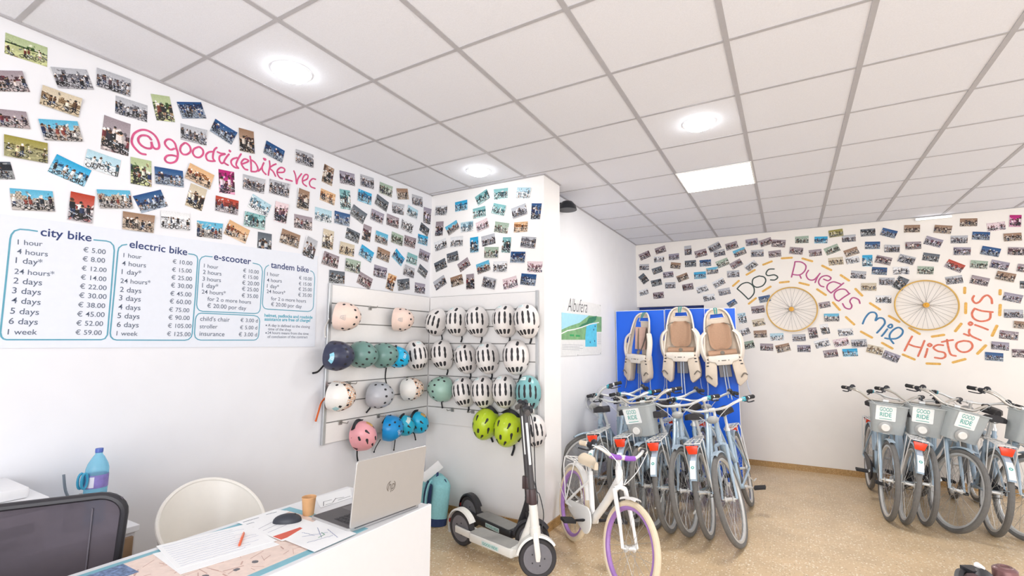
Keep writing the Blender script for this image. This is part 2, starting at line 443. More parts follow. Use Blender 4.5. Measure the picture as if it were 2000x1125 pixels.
def picture(kind, seed, nx, ny):
    """a snapshot: sky, buildings, ground and a crowd of riders with their wheels"""
    R = random.Random(seed); w, sky, mid, gnd, cl, n = KIND[kind]
    sky, mid, gnd = lin(sky), lin(mid), lin(gnd); cl = [lin(c) for c in cl.split()]
    A = np.zeros((ny, nx, 3)); asp = nx/ny
    hz = R.uniform(.42, .62); hs = R.uniform(.04, .36)
    X, Y = np.meshgrid((np.arange(nx)+.5)/nx, (np.arange(ny)+.5)/ny)     # Y runs down from the top
    bl = [R.uniform(hs, hz) for _ in range(R.randint(3, 8))]
    top = np.array([bl[min(int(x*len(bl)), len(bl)-1)] for x in X[0]])
    A[:] = sky; A += ((Y-.3)*.18)[..., None]
    k = Y > top[None, :]; A[k] = mid
    st = (np.sin(X*asp*R.uniform(30, 60)+R.random()*6)*np.sin(Y*R.uniform(30, 55)) > .25) & k; A[st] = A[st]*.35
    k = Y > hz; A[k] = gnd
    st = (np.sin((Y*R.uniform(14, 30)+X*R.uniform(-9, 9))) > .75) & k; A[st] = np.minimum(A[st]*1.35, 1)
    rs = np.random.RandomState(seed)
    dk = lin('1c1d22')
    for _ in range(46):                                                    # trees, bags, shadows, banners
        cx, cy = R.random(), R.uniform(hs, 1); rx, ry = R.uniform(.02, .10), R.uniform(.012, .05); t = R.uniform(0, 3.14)
        c = R.choice(cl+[mid*.3, dk, dk, mid*1.5, gnd*1.3, gnd*1.5])
        x_, y_ = (X-cx)*asp, Y-cy
        k = ((x_*math.cos(t)+y_*math.sin(t))/rx)**2+((y_*math.cos(t)-x_*math.sin(t))/ry)**2 < 1
        A[k] = A[k]*.3+np.minimum(c, 1)*.7
    skin = [lin('c89878'), lin('a87858'), lin('e0b898')]
    for tier in (0, 1):
        for q in range(n):
            if tier == 0 and R.random() < .35: continue
            cx = (q+R.uniform(.1, .9))/n; hh = R.uniform(.22, .36) if tier == 0 else R.uniform(.34, .58)
            by = R.uniform(.62, .72) if tier == 0 else R.uniform(.80, .98); ty = by-hh; r = hh*.125; ln = R.uniform(-.25, .25)
            XX = (X-cx)*asp+ln*(Y-by)*.5
            k = XX**2+(Y-ty)**2 < (r*.8)**2; A[k] = R.choice(skin)*R.uniform(.5, 1)
            k = XX**2+(Y-(ty-r*.5))**2 < (r*.75)**2; A[k] = R.choice([lin('241a18'), lin('4a3424'), lin('e8e8e8')])
            k = (abs(XX) < r*1.1) & (Y > ty+r*.7) & (Y < ty+hh*.5); A[k] = R.choice(cl)
            k = (XX > r*.2) & (XX < r*1.1) & (Y > ty+r*.7) & (Y < ty+hh*.5); A[k] *= .55
            k = (abs(abs(XX)-r*.5) < r*.36) & (Y >= ty+hh*.5) & (Y < by); A[k] = R.choice([lin('20242e'), lin('2c3c5c'), lin('4a4644'), lin('a88870')])
            for sx in (-1, 1):
                d = np.sqrt(((X-cx)*asp-sx*r*2.0)**2+(Y-by+r)**2)
                A[abs(d-r*1.4) < max(r*.24, .014)] = dk
            k = (abs((Y-by+r*2)-(X-cx)*asp*.4) < .014) & (abs(X-cx)*asp < r*2); A[k] = R.choice([lin('c8ccd4'), dk])
    A *= (1+.22*(rs.rand(ny, nx, 1)-.5))
    return np.clip((A-.02)*1.02, 0.003, .88)
def print_mesh(w, h, kind, seed, res=36):
    nx, ny = (res, res*2//3) if w > h else (res*2//3, res)
    xs = np.linspace(-w/2, w/2, nx+1); ys = np.linspace(h/2, -h/2, ny+1)
    R = random.Random(seed+5); curl = R.choice([0, 0, .0015, .003]); cs = R.choice([-1, 1])
    def zz(x, y): return .0012+curl*max(0, cs*x/w+y/h)**2*4
    v = [(x, y, zz(x, y)) for y in ys for x in xs]
    f = [(j*(nx+1)+i, (j+1)*(nx+1)+i, (j+1)*(nx+1)+i+1, j*(nx+1)+i+1) for j in range(ny) for i in range(nx)]
    o = len(v); ring = [(0, i) for i in range(nx)]+[(j, nx) for j in range(ny)]+[(ny, nx-i) for i in range(nx)]+[(ny-j, 0) for j in range(ny)]
    for j, i in ring: v.append((xs[i], ys[j], 0))
    n = len(ring)
    for q in range(n):
        a = ring[q]; b = ring[(q+1) % n]; ia = a[0]*(nx+1)+a[1]; ib = b[0]*(nx+1)+b[1]
        f.append((ia, ib, o+(q+1) % n, o+q))
    me = bpy.data.meshes.new('print'); me.from_pydata(v, [], f)
    C = picture(kind, seed, nx, ny).reshape(-1, 3)
    C = np.repeat(C, 4, 0); C = np.concatenate([C, np.full((4*n, 3), .8)])
    C = np.concatenate([C, np.ones((len(C), 1))], 1).astype(np.float32)
    at_ = me.color_attributes.new('print', 'FLOAT_COLOR', 'CORNER'); at_.data.foreach_set('color', C.ravel())
    me.materials.append(PIC)
    return me
# top-left and top-right corner of every print as seen in enlarged views (offset, scale), format, kind
PR = []
def prints(w, ox, oy, sc, rows):
    for r in rows.strip().split('\n'):
        for e in r.split(';'):
            p = e.split()
            if len(p) == 6: PR.append((w, ox+float(p[0])*sc, oy+float(p[1])*sc, ox+float(p[2])*sc, oy+float(p[3])*sc, p[4], p[5]))
prints('L', 0, 40, .25, '''38 97 370 212 L gn;-150 385 165 400 L rd;388 365 672 385 L gr;755 370 1018 462 L gr;330 505 632 617 L tn;902 585 1152 665 L gr
1175 573 1322 595 P gn;1377 636 1568 640 L db;-80 685 200 715 L rd;295 770 600 790 L bs;805 742 1020 810 P rd;1408 803 1610 860 L gr;1680 768 1845 880 L db;1862 838 1978 870 P br''')
prints('L', 0, 240, .25, '''28 90 368 160 L yg;437 247 715 372 L bb;680 205 943 293 L wt;1018 265 1180 300 P gn;1203 340 1425 377 L db;1477 315 1670 410 L og;1705 360 1828 385 P mg
-190 300 55 305 L dk;72 510 408 535 L bs;550 535 738 575 P rr;750 520 1010 530 L bs;1035 572 1250 522 L db;1490 470 1617 523 P tn;1683 567 1862 610 L rr;957 690 1200 728 L br
1253 682 1477 710 L bw;1537 762 1733 790 L bs;1785 757 1952 840 L og''')
prints('L', 400, 220, .25, '''297 480 463 525 L gr;478 218 622 300 L db;707 285 845 330 L gr;930 400 1010 440 P br;1050 450 1168 480 L pu;1213 480 1317 512 L gr;1365 540 1462 580 L gg
1493 592 1580 595 L br;1617 635 1700 660 L gr;503 515 658 560 L gr;373 635 518 725 L wt;550 690 645 720 P pk;725 590 815 620 P br;907 590 1022 640 L og;1050 595 1132 610 P tl
1195 595 1302 635 L bb;1345 635 1435 703 L dk;308 770 470 810 L tl;697 790 838 820 L rd;860 735 990 770 L wt;1012 765 1130 797 L db;1160 715 1260 795 L dk;1302 750 1395 795 L pu
1462 697 1552 720 L gr;1585 720 1665 765 L wt;1708 735 1762 755 P pu;1422 788 1515 825 L rd;1540 825 1625 870 L bw;1690 855 1755 910 L dk;413 930 522 950 P dk;600 905 745 960 L br
925 905 1007 930 P tn;792 965 878 1005 P gr;1110 895 1213 945 L dk;1240 868 1303 895 P rd;1333 920 1430 955 L bs;1460 928 1548 965 L gg;1558 955 1642 985 L rd;1665 945 1740 970 L bb''')
prints('L', 400, 380, .25, '''925 440 1050 485 L rd;1053 365 1168 395 L tn;1225 388 1320 455 L bb;1350 407 1445 450 L br;1490 422 1562 500 L bb;1578 450 1660 480 L tl;1678 420 1753 460 L pu
970 588 1090 605 L dk;1100 495 1215 525 L gg;1210 598 1313 660 L rd;1323 545 1423 575 L pu;1433 612 1490 640 P og;1500 665 1590 655 L dk;1555 545 1637 578 L gr;1680 540 1743 600 L dk;1640 685 1720 700 L pu''')
prints('A', 820, 340, .2134, '''147 293 255 285 L bw;325 260 437 235 L bb;507 213 615 138 L tl;683 143 808 125 L tl;893 122 1022 127 L wt;487 320 605 293 L tl;680 265 797 290 L tl;838 318 968 268 L gr
1030 270 1117 268 P db;150 437 220 432 P rd;238 490 337 420 L bs;377 447 490 428 L wt;513 450 622 402 L pk;697 435 820 450 L gg;865 443 990 433 L og;133 630 238 585 L bw;285 580 397 567 L bw
463 585 540 573 P bb;562 573 685 540 L gr;762 578 843 580 P tl;935 570 1070 580 L gr;248 733 353 703 L dk;600 670 725 668 L gg;130 818 233 767 L dk;343 828 437 760 L rd;515 830 633 785 L bs
677 800 803 798 L bw;838 710 970 712 L db;990 800 1125 800 L pk;122 990 220 922 L gr;280 950 390 915 L br;427 920 503 912 P rd;588 935 707 963 L gr;757 965 888 930 L pk;932 908 1070 920 L db''')
prints('B', 1230, 430, .2489, '''70 273 148 237 L rd;195 225 275 198 L rd;190 287 270 280 L bw;305 268 387 260 L pu;427 205 482 198 P gr;505 247 597 222 L rd;610 210 697 167 L gr;748 190 840 165 L rd;655 243 743 225 L gr
806 245 898 210 L bs;907 155 1002 140 L pu;1012 165 1105 133 L rd;1118 153 1225 157 L rd;1297 130 1403 123 L gg;1450 130 1553 128 L bb;950 237 1050 230 L gr;1087 245 1185 233 L rd;1258 210 1363 218 L rd
1403 237 1503 225 L rd;77 347 152 345 L gr;172 385 247 358 L dk;325 330 403 338 L br;432 320 520 313 L dk;547 315 637 307 L db;672 330 763 293 L gg;780 345 863 300 L rd;895 365 975 310 L bw;67 448 110 415 P dk
260 410 340 400 L pu;365 443 447 410 L br;503 410 597 402 L bb;600 378 690 365 L bs;763 400 858 392 L gr;165 477 245 458 L dk;277 490 358 485 L gr;410 507 495 493 L rd;517 530 603 502 L bw;645 490 727 447 L bw
70 555 140 535 L bw;182 570 265 560 L rd;573 590 662 575 L bw;693 545 783 527 L gr;765 650 817 620 L db;1007 603 1097 585 L db;843 735 905 725 P wt;950 680 1052 667 L rd;957 785 1053 768 L tn;847 870 930 840 L bw
970 868 1073 862 L br;1100 890 1205 885 L wt;1273 897 1377 893 L gr;1395 848 1463 840 P rd;867 962 968 942 L gg;1023 967 1125 970 L rd;1140 985 1247 963 L br;1313 980 1417 980 L pu;1480 650 1567 635 L rd''')
prints('B', 1560, 420, .2755, '''210 112 310 97 L yg;305 145 403 138 L gr;437 103 542 95 L dk;597 90 703 115 L db;748 72 860 70 L br;965 70 1087 78 L br;1143 25 1267 23 L br;1330 60 1460 45 L pk;1495 0 1580 0 P mg;1232 118 1357 122 L db
1450 133 1577 125 L br;175 240 272 203 L gg;315 255 410 223 L br;470 190 577 188 L db;608 212 717 212 L gr;755 193 867 188 L rd;908 148 1027 178 L pu;1077 147 1197 145 L gr;1098 228 1220 230 L pu;1303 218 1435 240 L db
1485 228 1610 232 L rd;207 307 312 295 L tn;330 303 425 288 L bw;450 285 522 283 P bb;555 283 665 305 L rd;720 275 832 303 L gr;885 265 1002 280 L dk;1065 312 1183 358 L rr;1220 320 1342 328 L gg;1370 315 1497 340 L pu
1555 345 1680 360 L rd;372 393 480 400 L gr;520 368 628 373 L db;668 368 782 365 L bw;843 363 958 367 L gg;1410 395 1543 420 L br;1035 440 1155 425 L gr;1228 425 1357 450 L rd;570 443 680 445 L gr;712 430 785 460 P dk
443 483 550 483 L tn;545 570 657 570 L bw;1567 468 1690 470 L dk;1460 545 1590 570 L pu;1455 668 1590 672 L gr;1525 750 1640 760 L br;1425 815 1560 830 L rd;1365 895 1492 905 L pu;1320 970 1450 980 L db
1510 950 1640 955 L rd;178 700 285 698 L bs;145 778 205 768 P bw;275 808 380 800 L bw;105 895 205 870 L bw;240 885 345 865 L pk;370 885 478 878 L gr;170 962 270 950 L rd;307 950 413 945 L bb;490 915 603 940 L tn;613 957 723 998 L pu''')
ORD = ['first', 'second', 'third', 'fourth', 'fifth', 'sixth', 'seventh', 'eighth', 'ninth', 'tenth', '11th', '12th', '13th', '14th', '15th', '16th', '17th', '18th', '19th', '20th', '21st', '22nd', '23rd', '24th', '25th', '26th', '27th', '28th', '29th', '30th']
WORDS = {'L': 'left wall', 'A': 'alcove wall', 'B': 'back wall'}
items = []
for k, (w, u1, v1, u2, v2, o, kd) in enumerate(PR):
    a = Vector(pl(w, u1, v1)); b = Vector(pl(w, u2, v2)); e = b-a; ang = math.atan2(e.y, e.x)
    std = .15 if o == 'L' else .10
    wd = min(max(e.length, std*.8), std*1.3); ht = wd*(2/3 if o == 'L' else 1.5)
    if w == 'B': ht *= .93
    c = a+e/2+Vector((math.sin(ang), -math.cos(ang)))*(ht/2)
    items.append(dict(w=w, c=c, wd=wd, ht=ht, ang=ang, o=o, kd=kd, k=k))
for w in 'LAB':
    L = [i for i in items if i['w'] == w]
    L.sort(key=lambda i: -i['c'].y)
    rows = []; cur = []
    for i in L:
        if cur and cur[0]['c'].y-i['c'].y > .115: rows.append(cur); cur = []
        cur.append(i)
    rows.append(cur)
    for r, row in enumerate(rows):
        row.sort(key=lambda i: i['c'].x)
        for q, i in enumerate(row):
            tilt = ' tilted' if abs(math.degrees(i['ang'])) > 9 else ''
            n = ORD[q]+' from left' if q <= len(row)-1-q or len(row) < 4 else (ORD[len(row)-1-q]+' from right' if q < len(row)-1 else 'rightmost')
            rw = 'top' if r == 0 else ('bottom' if r == len(rows)-1 else ORD[r])
            i['label'] = '%s%s print, %s in %s row of %s' % (KIND[i['kd']][0], (' tilted' if tilt else '')+('' if i['o'] == 'L' else ' upright'), n, rw, WORDS[w])
for i in items:
    M = PLANE[i['w']][0]
    me = print_mesh(i['wd'], i['ht'], i['kd'], 100+i['k']*7, 60 if i['w'] == 'L' and i['c'].x < .9 else 36)
    ob = place('photo_print', me)
    ob.matrix_world = M @ T(i['c'].x, i['c'].y, .0006+.0012*(i['k'] % 5)) @ RZ(i['ang'])
    tag(ob, i['label'].replace(',  ', ', '), 'photo', 'photo prints stuck on the '+WORDS[i['w']])

# ------------------------------------------------------------------ painted lettering
def paint_mat(name, c, var=.16): return mat(name, c, .6, 0, var, 45)
PINK = paint_mat('pink_paint', 'c94f7f'); GREEN = paint_mat('dark_green_paint', '35443f'); ROSE = paint_mat('rose_paint', 'b14f82')
BLUE = paint_mat('blue_paint', '3a78a4'); CORAL = paint_mat('coral_paint', 'd97458'); MUST = paint_mat('mustard_paint', 'e0ae55')
def lettering(w, label, m, width, letters, cat='lettering', name='wall_lettering', part='letter', group=None):
    """letters: list of letters, each a list of strokes in photo pixels (already scaled)"""
    al = [pl(w, *p) for l in letters for st in l for p in st]
    c = (sum(p[0] for p in al)/len(al), sum(p[1] for p in al)/len(al))
    t = thing(name, label, cat, M=PLANE[w][0] @ T(c[0], c[1], .0005), group=group)
    for l in letters:
        mb = MB()
        for st in l:
            q = [pl(w, *p) for p in st]; q = [(a-c[0], b-c[1], 0) for a, b in q]
            ribbon(mb, smooth_path(q, 6), width, .0014)
        mb.obj(part, m, t)
def px(ox, oy, sc, txt):
    """letters separated by |, strokes by /, points x,y"""
    return [[[(ox+float(p.split(',')[0])*sc, oy+float(p.split(',')[1])*sc) for p in st.split()] for st in l.split('/')] for l in txt.split('|')]
k1 = 200/1991
HANDLE = px(250, 240, k1, '345,615 250,595 160,520 90,430 70,340 110,220 200,155 300,135 400,160 500,225 570,320 605,430 590,495 530,505 480,460 450,370 460,440 440,495 350,490 260,440 205,370 200,300 250,250 330,245 400,270 450,330|'
  '900,500 820,520 740,450 715,380 760,325 840,330 910,400 940,500 965,580 960,680 920,750 830,780 750,760 715,700 760,640 850,630 940,650|'
  '1100,390 1030,450 1015,540 1070,610 1150,610 1215,550 1200,460 1140,400 1100,390|1360,470 1280,510 1260,590 1310,660 1390,670 1455,610 1455,530 1400,475 1360,470|'
  '1660,560 1570,570 1515,630 1540,720 1620,745 1690,740/1725,480 1680,520 1655,600 1650,690 1690,745|1735,565 1810,595 1890,605 1790,640 1775,720 1815,785 1860,770')
HANDLE += px(430, 270, k1, '170,310 120,370 75,450 95,490 155,525/175,235 195,250 190,260 175,245|330,380 250,400 210,450 230,520 290,570 355,580/405,305 365,370 325,450 310,520 355,585|'
  '430,500 530,460 545,430 470,405 410,470 430,540 480,600 535,615|580,350 595,450 600,560 600,645/600,420 670,470 720,550 730,620 680,650 600,645|740,640 800,580 850,470 815,560 830,640 890,705/840,395 880,405 875,425 850,412|'
  '955,440 965,540 945,640 935,720/1085,500 1020,530 965,580 1030,650 1075,740|1115,665 1230,660 1250,600 1180,570 1115,620 1110,690 1150,760 1210,790|1270,800 1330,815 1400,835|'
  '1430,635 1465,730 1485,890 1510,790 1580,690|1610,830 1690,790 1705,720 1650,710 1600,790 1610,880 1680,935|1855,800 1790,790 1735,860 1760,940 1845,975')
lettering('L', 'pink hand-painted handle @goodridebike_vec across the left wall photo collage', PINK, .011, HANDLE)
k2 = 160/1059
lettering('B', 'dark green painted word Dos left of the wall wheels', GREEN, .016, px(1420, 490, k2, '130,490 200,550 275,625/130,490 190,430 270,410 340,460 350,540 310,600 275,625|415,325 340,360 330,430 380,470 460,450 500,390 480,340 415,325|610,235 540,240 505,290 530,320 610,310 655,340 620,375 560,375'))
k3 = 170/1125
lettering('B', 'rose-purple painted word Ruedas curving above the smaller wall wheel', ROSE, .016, px(1530, 490, k3, '150,140 140,200 105,340/150,140 230,145 290,190 275,260 210,310 120,305/210,310 230,355|325,250 295,310 330,370 400,370 475,290/475,290 440,340 410,410|'
  '520,365 580,385 615,350 560,320 490,340 455,400 480,450 525,465|780,415 700,480 615,545/740,430 650,400 580,430 565,490 615,545|860,550 780,600 715,650/850,555 800,500 720,500 660,550 670,620 715,650|990,680 970,630 900,605 860,650 885,710 860,750 800,735 765,680'))
k4 = 200/1406
lettering('B', 'blue painted word Mil between the two wall wheels', BLUE, .019, px(1640, 560, k4, '315,510 350,430 410,360 480,355 510,400 490,465 540,430 600,440 620,500 570,570 510,635|655,580 610,640 575,680/690,520 665,545 690,565 720,550 715,520 690,520|620,705 680,715 780,710 850,660 865,600 810,560 740,590 690,650 690,710 740,780'))
k5 = 200/1250
lettering('B', 'coral orange painted word Historias curving round the larger wall wheel', CORAL, .019, px(1640, 560, k4, '995,680 940,780 890,880/950,790 1030,820 1110,835/1165,740 1120,850 1075,955|1205,850 1190,910 1170,970/1235,780 1210,800 1235,820 1262,800 1235,780')
  + px(1780, 540, k5, '390,840 320,835 270,870 320,910 400,930 415,975 370,1000 285,990|370,800 440,785 510,775/435,770 450,860 480,950 545,970|640,785 560,810 550,870 610,920 690,915 745,860 720,800 640,785|710,645 705,690 740,730 850,780/640,700 705,725|775,590 860,620 935,650/720,555 700,575 720,595 745,575 720,555|'
  '770,390 860,420 995,435/770,395 740,450 760,510 830,545 910,540 960,510 965,440|985,330 975,270 930,230 880,250 830,310 780,325 745,280 765,235'))
def dashes(label, segs):
    al = [pl('B', *p) for s in segs for p in s]; c = (sum(p[0] for p in al)/len(al), sum(p[1] for p in al)/len(al))
    t = thing('painted_dashed_line', label, 'painted line', M=PLANE['B'][0] @ T(c[0], c[1], .0004))
    for s in segs:
        mb = MB(); q = [pl('B', *p) for p in s]; ribbon(mb, [(a-c[0], b-c[1]) for a, b in q], .026, .0012); mb.obj('dash', MUST, t)
def seg(ox, oy, sc, txt): return [[(ox+float(a)*sc, oy+float(b)*sc) for a, b in (p.split(',') for p in s.split())] for s in txt.split('/')]
dashes('mustard dashed line painted along the outer edge of the lettering', seg(1420, 490, k2, '75,455 155,385/250,310 360,245/465,180 580,135/705,97 840,88')
  + seg(1530, 490, k3, '245,98 375,135/500,190 620,250/740,312 850,385/930,490 1020,580') + seg(1640, 560, k4, '415,225 555,315/675,400 820,485/955,565 1100,650') + seg(1780, 540, k5, '250,735 400,712/535,670 610,575/662,450 665,325/650,205 652,135'))
dashes('mustard dashed line painted along the inner lower edge of the lettering', seg(1420, 490, k2, '460,525 565,460/280,685 375,610/680,410 800,398')
  + seg(1530, 490, k3, '205,412 330,442/435,495 550,572/640,665 730,765') + seg(1640, 560, k4, '85,415 200,520/290,615 445,700/580,770 725,850/865,930 1030,1000') + seg(1780, 540, k5, '185,1062 350,1068/505,1050 660,1008/805,945 910,840/985,725 1045,600/1078,475 1085,345/1082,220 1084,165'))

# ------------------------------------------------------------------ price board
t = thing('price_board', 'wide white rental price board with four tariff boxes on left wall', 'sign', M=PLANE['L'][0] @ T(0, 0, .001))
BOARD = mat('board_vinyl', 'dde1ea', .35, 0, .01); INK = mat('grey_ink', '5a6478', .6); NAVYINK = mat('navy_ink', '27386e', .6); TEAL = mat('teal_line', '5c9fb4', .6); TEALTX = mat('teal_ink', '2aa0b8', .6)
c = [pl('L', 620, 500), pl('L', 0, 418), pl('L', 0, 680), pl('L', 614, 677)]
ex = Vector(c[1])-Vector(c[0]); c[1] = tuple(Vector(c[1])+ex*.25); ex = Vector(c[2])-Vector(c[3]); c[2] = tuple(Vector(c[2])+ex*.25)
MB().prism(c, 0, .004).obj('panel', BOARD, t, smooth=False)
kA = 380/1583; kB = 280/1432
def board_text(name, m, sc, ox, oy, txt, hs=1.0, bold=.004):
    for r in txt.strip().split('\n'):
        mb = MB(); s, p = r.rsplit('|', 1); q = [float(x) for x in p.split()]
        text_fit(mb, s.strip(), pl('L', ox+q[0]*sc, oy+q[1]*sc), pl('L', ox+q[2]*sc, oy+q[3]*sc), None, .0048, hs, 0, bold)
        mb.obj(name, m, t, smooth=False)
board_text('heading', NAVYINK, kA, 0, 420, 'city bike|325 168 740 216', 1, .012)
board_text('heading', NAVYINK, kA, 0, 420, 'electric bike|1048 264 1518 328', 1, .012)
board_text('heading', NAVYINK, kB, 360, 470, 'e-scooter|290 190 660 238', 1, .012)
board_text('heading', NAVYINK, kB, 360, 470, 'tandem bike|858 270 1238 320', 1, .012)
board_text('price_line', INK, kA, 0, 420, '''1 hour|140 240 343 255
4 hours|133 315 385 338
1 day*|122 390 340 408
24 hours*|112 478 437 500
2 days|103 556 337 573
3 days|93 636 328 651
4 days|87 716 325 732
5 days|77 802 312 813
6 days|65 885 302 893
1 week|57 972 297 973
€ 5.00|673 300 855 320
€ 8.00|667 375 850 390
€ 12.00|660 450 862 466
€ 14.00|652 523 860 540
€ 22.00|645 598 862 612
€ 30.00|638 672 862 684
€ 38.00|630 748 850 758
€ 45.00|622 824 846 830
€ 52.00|615 898 833 903
€ 59.00|608 972 822 976''')
board_text('price_line', INK, kA, 0, 420, '''1 hour|1000 343 1148 358
4 hours|988 410 1183 428
1 day*|985 480 1145 492
24 hours*|975 552 1220 568
2 days|970 625 1145 636
3 days|962 693 1140 705
4 days|957 767 1138 775
5 days|950 838 1130 845
6 days|945 910 1123 915
1 week|942 980 1115 983
€ 10.00|1400 393 1560 410
€ 15.00|1395 460 1555 472
€ 25.00|1390 523 1558 537
€ 30.00|1385 588 1560 600
€ 45.00|1380 655 1552 665
€ 60.00|1375 718 1550 728
€ 75.00|1370 785 1535 792
€ 90.00|1365 850 1538 855
€ 105.00|1360 917 1552 920
€ 125.00|1353 983 1545 987''')
board_text('price_line', INK, kB, 360, 470, '''1 hour|190 268 333 285
2 hours|180 332 365 350
3 hours|175 400 360 415
1 day*|172 468 333 480
24 hours*|168 530 408 545
for 2 o more hours|225 600 660 632
€ 20.00 por day|222 668 612 695
€ 10.00|582 315 738 333
€ 15.00|578 375 733 390
€ 20.00|572 440 742 452
€ 25.00|570 500 735 512
€ 35.00|567 565 732 577''')
board_text('price_line', INK, kB, 360, 470, '''1 hour|822 350 943 360
4 hours|820 412 968 420
1 day*|820 470 940 480
24 hours*|817 523 1003 537
for 2 o more hours|860 595 1210 620
€ 20.00 por day|860 652 1167 675
€ 10.00|1140 387 1268 400
€ 15.00|1138 445 1265 455
€ 25.00|1135 500 1268 508
€ 35.00|1132 557 1267 565''')
board_text('price_line', INK, kB, 360, 470, '''child's chair|152 800 448 810
stroller|148 875 325 878
insurance|145 950 395 955
€ 3.00 d|555 812 728 818
€ 5.00 d|550 885 722 888
€ 3.00 d|537 955 720 957''')
board_text('notice_line', TEALTX, kB, 360, 470, '''helmet, padlocks and roadside|795 760 1275 780
assistance are free of charge!|795 798 1253 812''', 1, .02)
board_text('footnote_line', INK, kB, 360, 470, '''•|806 866 820 866
A day is defined as the closing|830 858 1248 873
time of the shop|830 895 1060 903
•|804 942 818 942
24 hours means from the time|825 932 1235 942
of conclusion of the contract|825 972 1225 975''')
def outline(sc, ox, oy, txt, w=.0065):
    mb = MB(); q = [pl('L', ox+float(a)*sc, oy+float(b)*sc) for a, b in (p.split(',') for p in txt.split())]
    ribbon(mb, q, w, .0006, T(0, 0, .0042)); mb.obj('box_outline', TEAL, t)
outline(kA, 0, 420, '300,133 230,122 160,117 115,130 90,160 80,195 40,580 0,955 8,990 25,1008 50,1014 820,1014 850,1005 870,975 900,620 926,290 920,250 895,222 860,212 760,203')
outline(kA, 0, 420, '1028,240 990,246 963,268 955,300 925,630 893,960 898,990 918,1010 945,1017 1500,1019 1530,1012 1553,990 1560,960 1585,660 1605,360 1597,335 1575,322 1530,316')
outline(kB, 360, 470, '275,162 205,155 170,168 150,195 145,225 118,640 125,672 145,697 180,707 700,728 730,722 748,700 754,675 776,310 768,270 748,245 720,233 680,225', .006)
outline(kB, 360, 470, '838,245 812,262 798,290 775,630 783,660 800,678 830,685 1230,708 1260,700 1278,680 1284,655 1298,370 1290,330 1275,310 1255,302', .006)
outline(kB, 360, 470, '160,724 690,748 725,758 742,778 748,805 738,940 730,970 712,988 690,994 160,994 128,986 104,965 97,930 105,790 115,755 135,732 162,724', .006)

# ------------------------------------------------------------------ map poster in the corridor
a0, a1, b0, b1 = 3.02, 4.262, 1.428, 2.016
t = thing('map_poster', 'white wall poster with a green and blue lagoon map', 'poster', M=PLANE['C'][0] @ T(0, 0, .002))
MB().box((a0, b0, 0), (a1, b1, .004)).obj('panel', mat('poster_paper', 'e6e6e6', .5), t, smooth=False)
def pp(u, v): return pl('C', 1080+u*180/533, 340+v*380/1125)
def poly(name, m, txt, z):
    MB().prism([pp(*map(float, p.split(','))) for p in txt.split()][::-1], .0041, z).obj(name, m, t, smooth=False)
poly('map_land', mat('map_green', '7fae7c', .5, 0, .2, 14), '46,800 278,826 278,912 250,912 250,998 184,998 184,958 46,958', .0046)
poly('map_sea', mat('map_sea', 'a8dcee', .5), '46,800 205,818 150,860 90,880 46,900', .005)
poly('map_lagoon', mat('map_lagoon', '5cc8ea', .5, 0, .1), '192,862 250,858 250,998 184,998 184,940', .0052)
poly('map_wood', mat('map_wood', '2f7d5a', .5, 0, .2, 30), '140,890 165,868 190,858 205,830 250,820 246,845 215,866 170,888', .0054)
mb = MB(); ribbon(mb, [pp(*q) for q in ((46, 922), (80, 905), (120, 898), (165, 885), (210, 868), (262, 858))], .012, .0006, T(0, 0, .0056)); mb.obj('map_road', WHITE, t)
mb = MB(); text_fit(mb, 'Albufera', pp(80, 792), pp(196, 803), None, .0046, 1.25, .35, -.008); mb.obj('heading', mat('poster_ink', '4a4c50', .6), t, smooth=False)
mb = MB()
for q in ((95, 932), (130, 935)): ribbon(mb, [pp(*q), pp(q[0]+22, q[1]+1)], .02, .0005, T(0, 0, .0047))
mb.obj('map_mark', mat('map_mark', '35a060', .6), t)
mb = MB()
for q in ((212, 972), (238, 965), (232, 900), (240, 880)): mb.prism([(x+pp(*q)[0], y+pp(*q)[1]) for x, y in circle(.012, 10)], .0052, .0057)
mb.obj('map_symbol', NAVYINK, t)
mb = MB()
for i in range(4): ribbon(mb, [pp(50, 985+i*9), pp(170-20*(i % 2), 990+i*9)], .004, .0004, T(0, 0, .0046))
for i in range(6): ribbon(mb, [pp(256, 925+i*11), pp(275, 926+i*11)], .004, .0004, T(0, 0, .0046))
mb.obj('caption_lines', mat('pale_ink', 'a9adb6', .6), t)
mb = MB()
for q in ((270, 760), (272, 1036), (140, 1046)): mb.lathe([(.0001, .007), (.007, .007), (.008, .004)], 10, T(*pp(*q), 0))
mb.obj('screw', ALU, t)

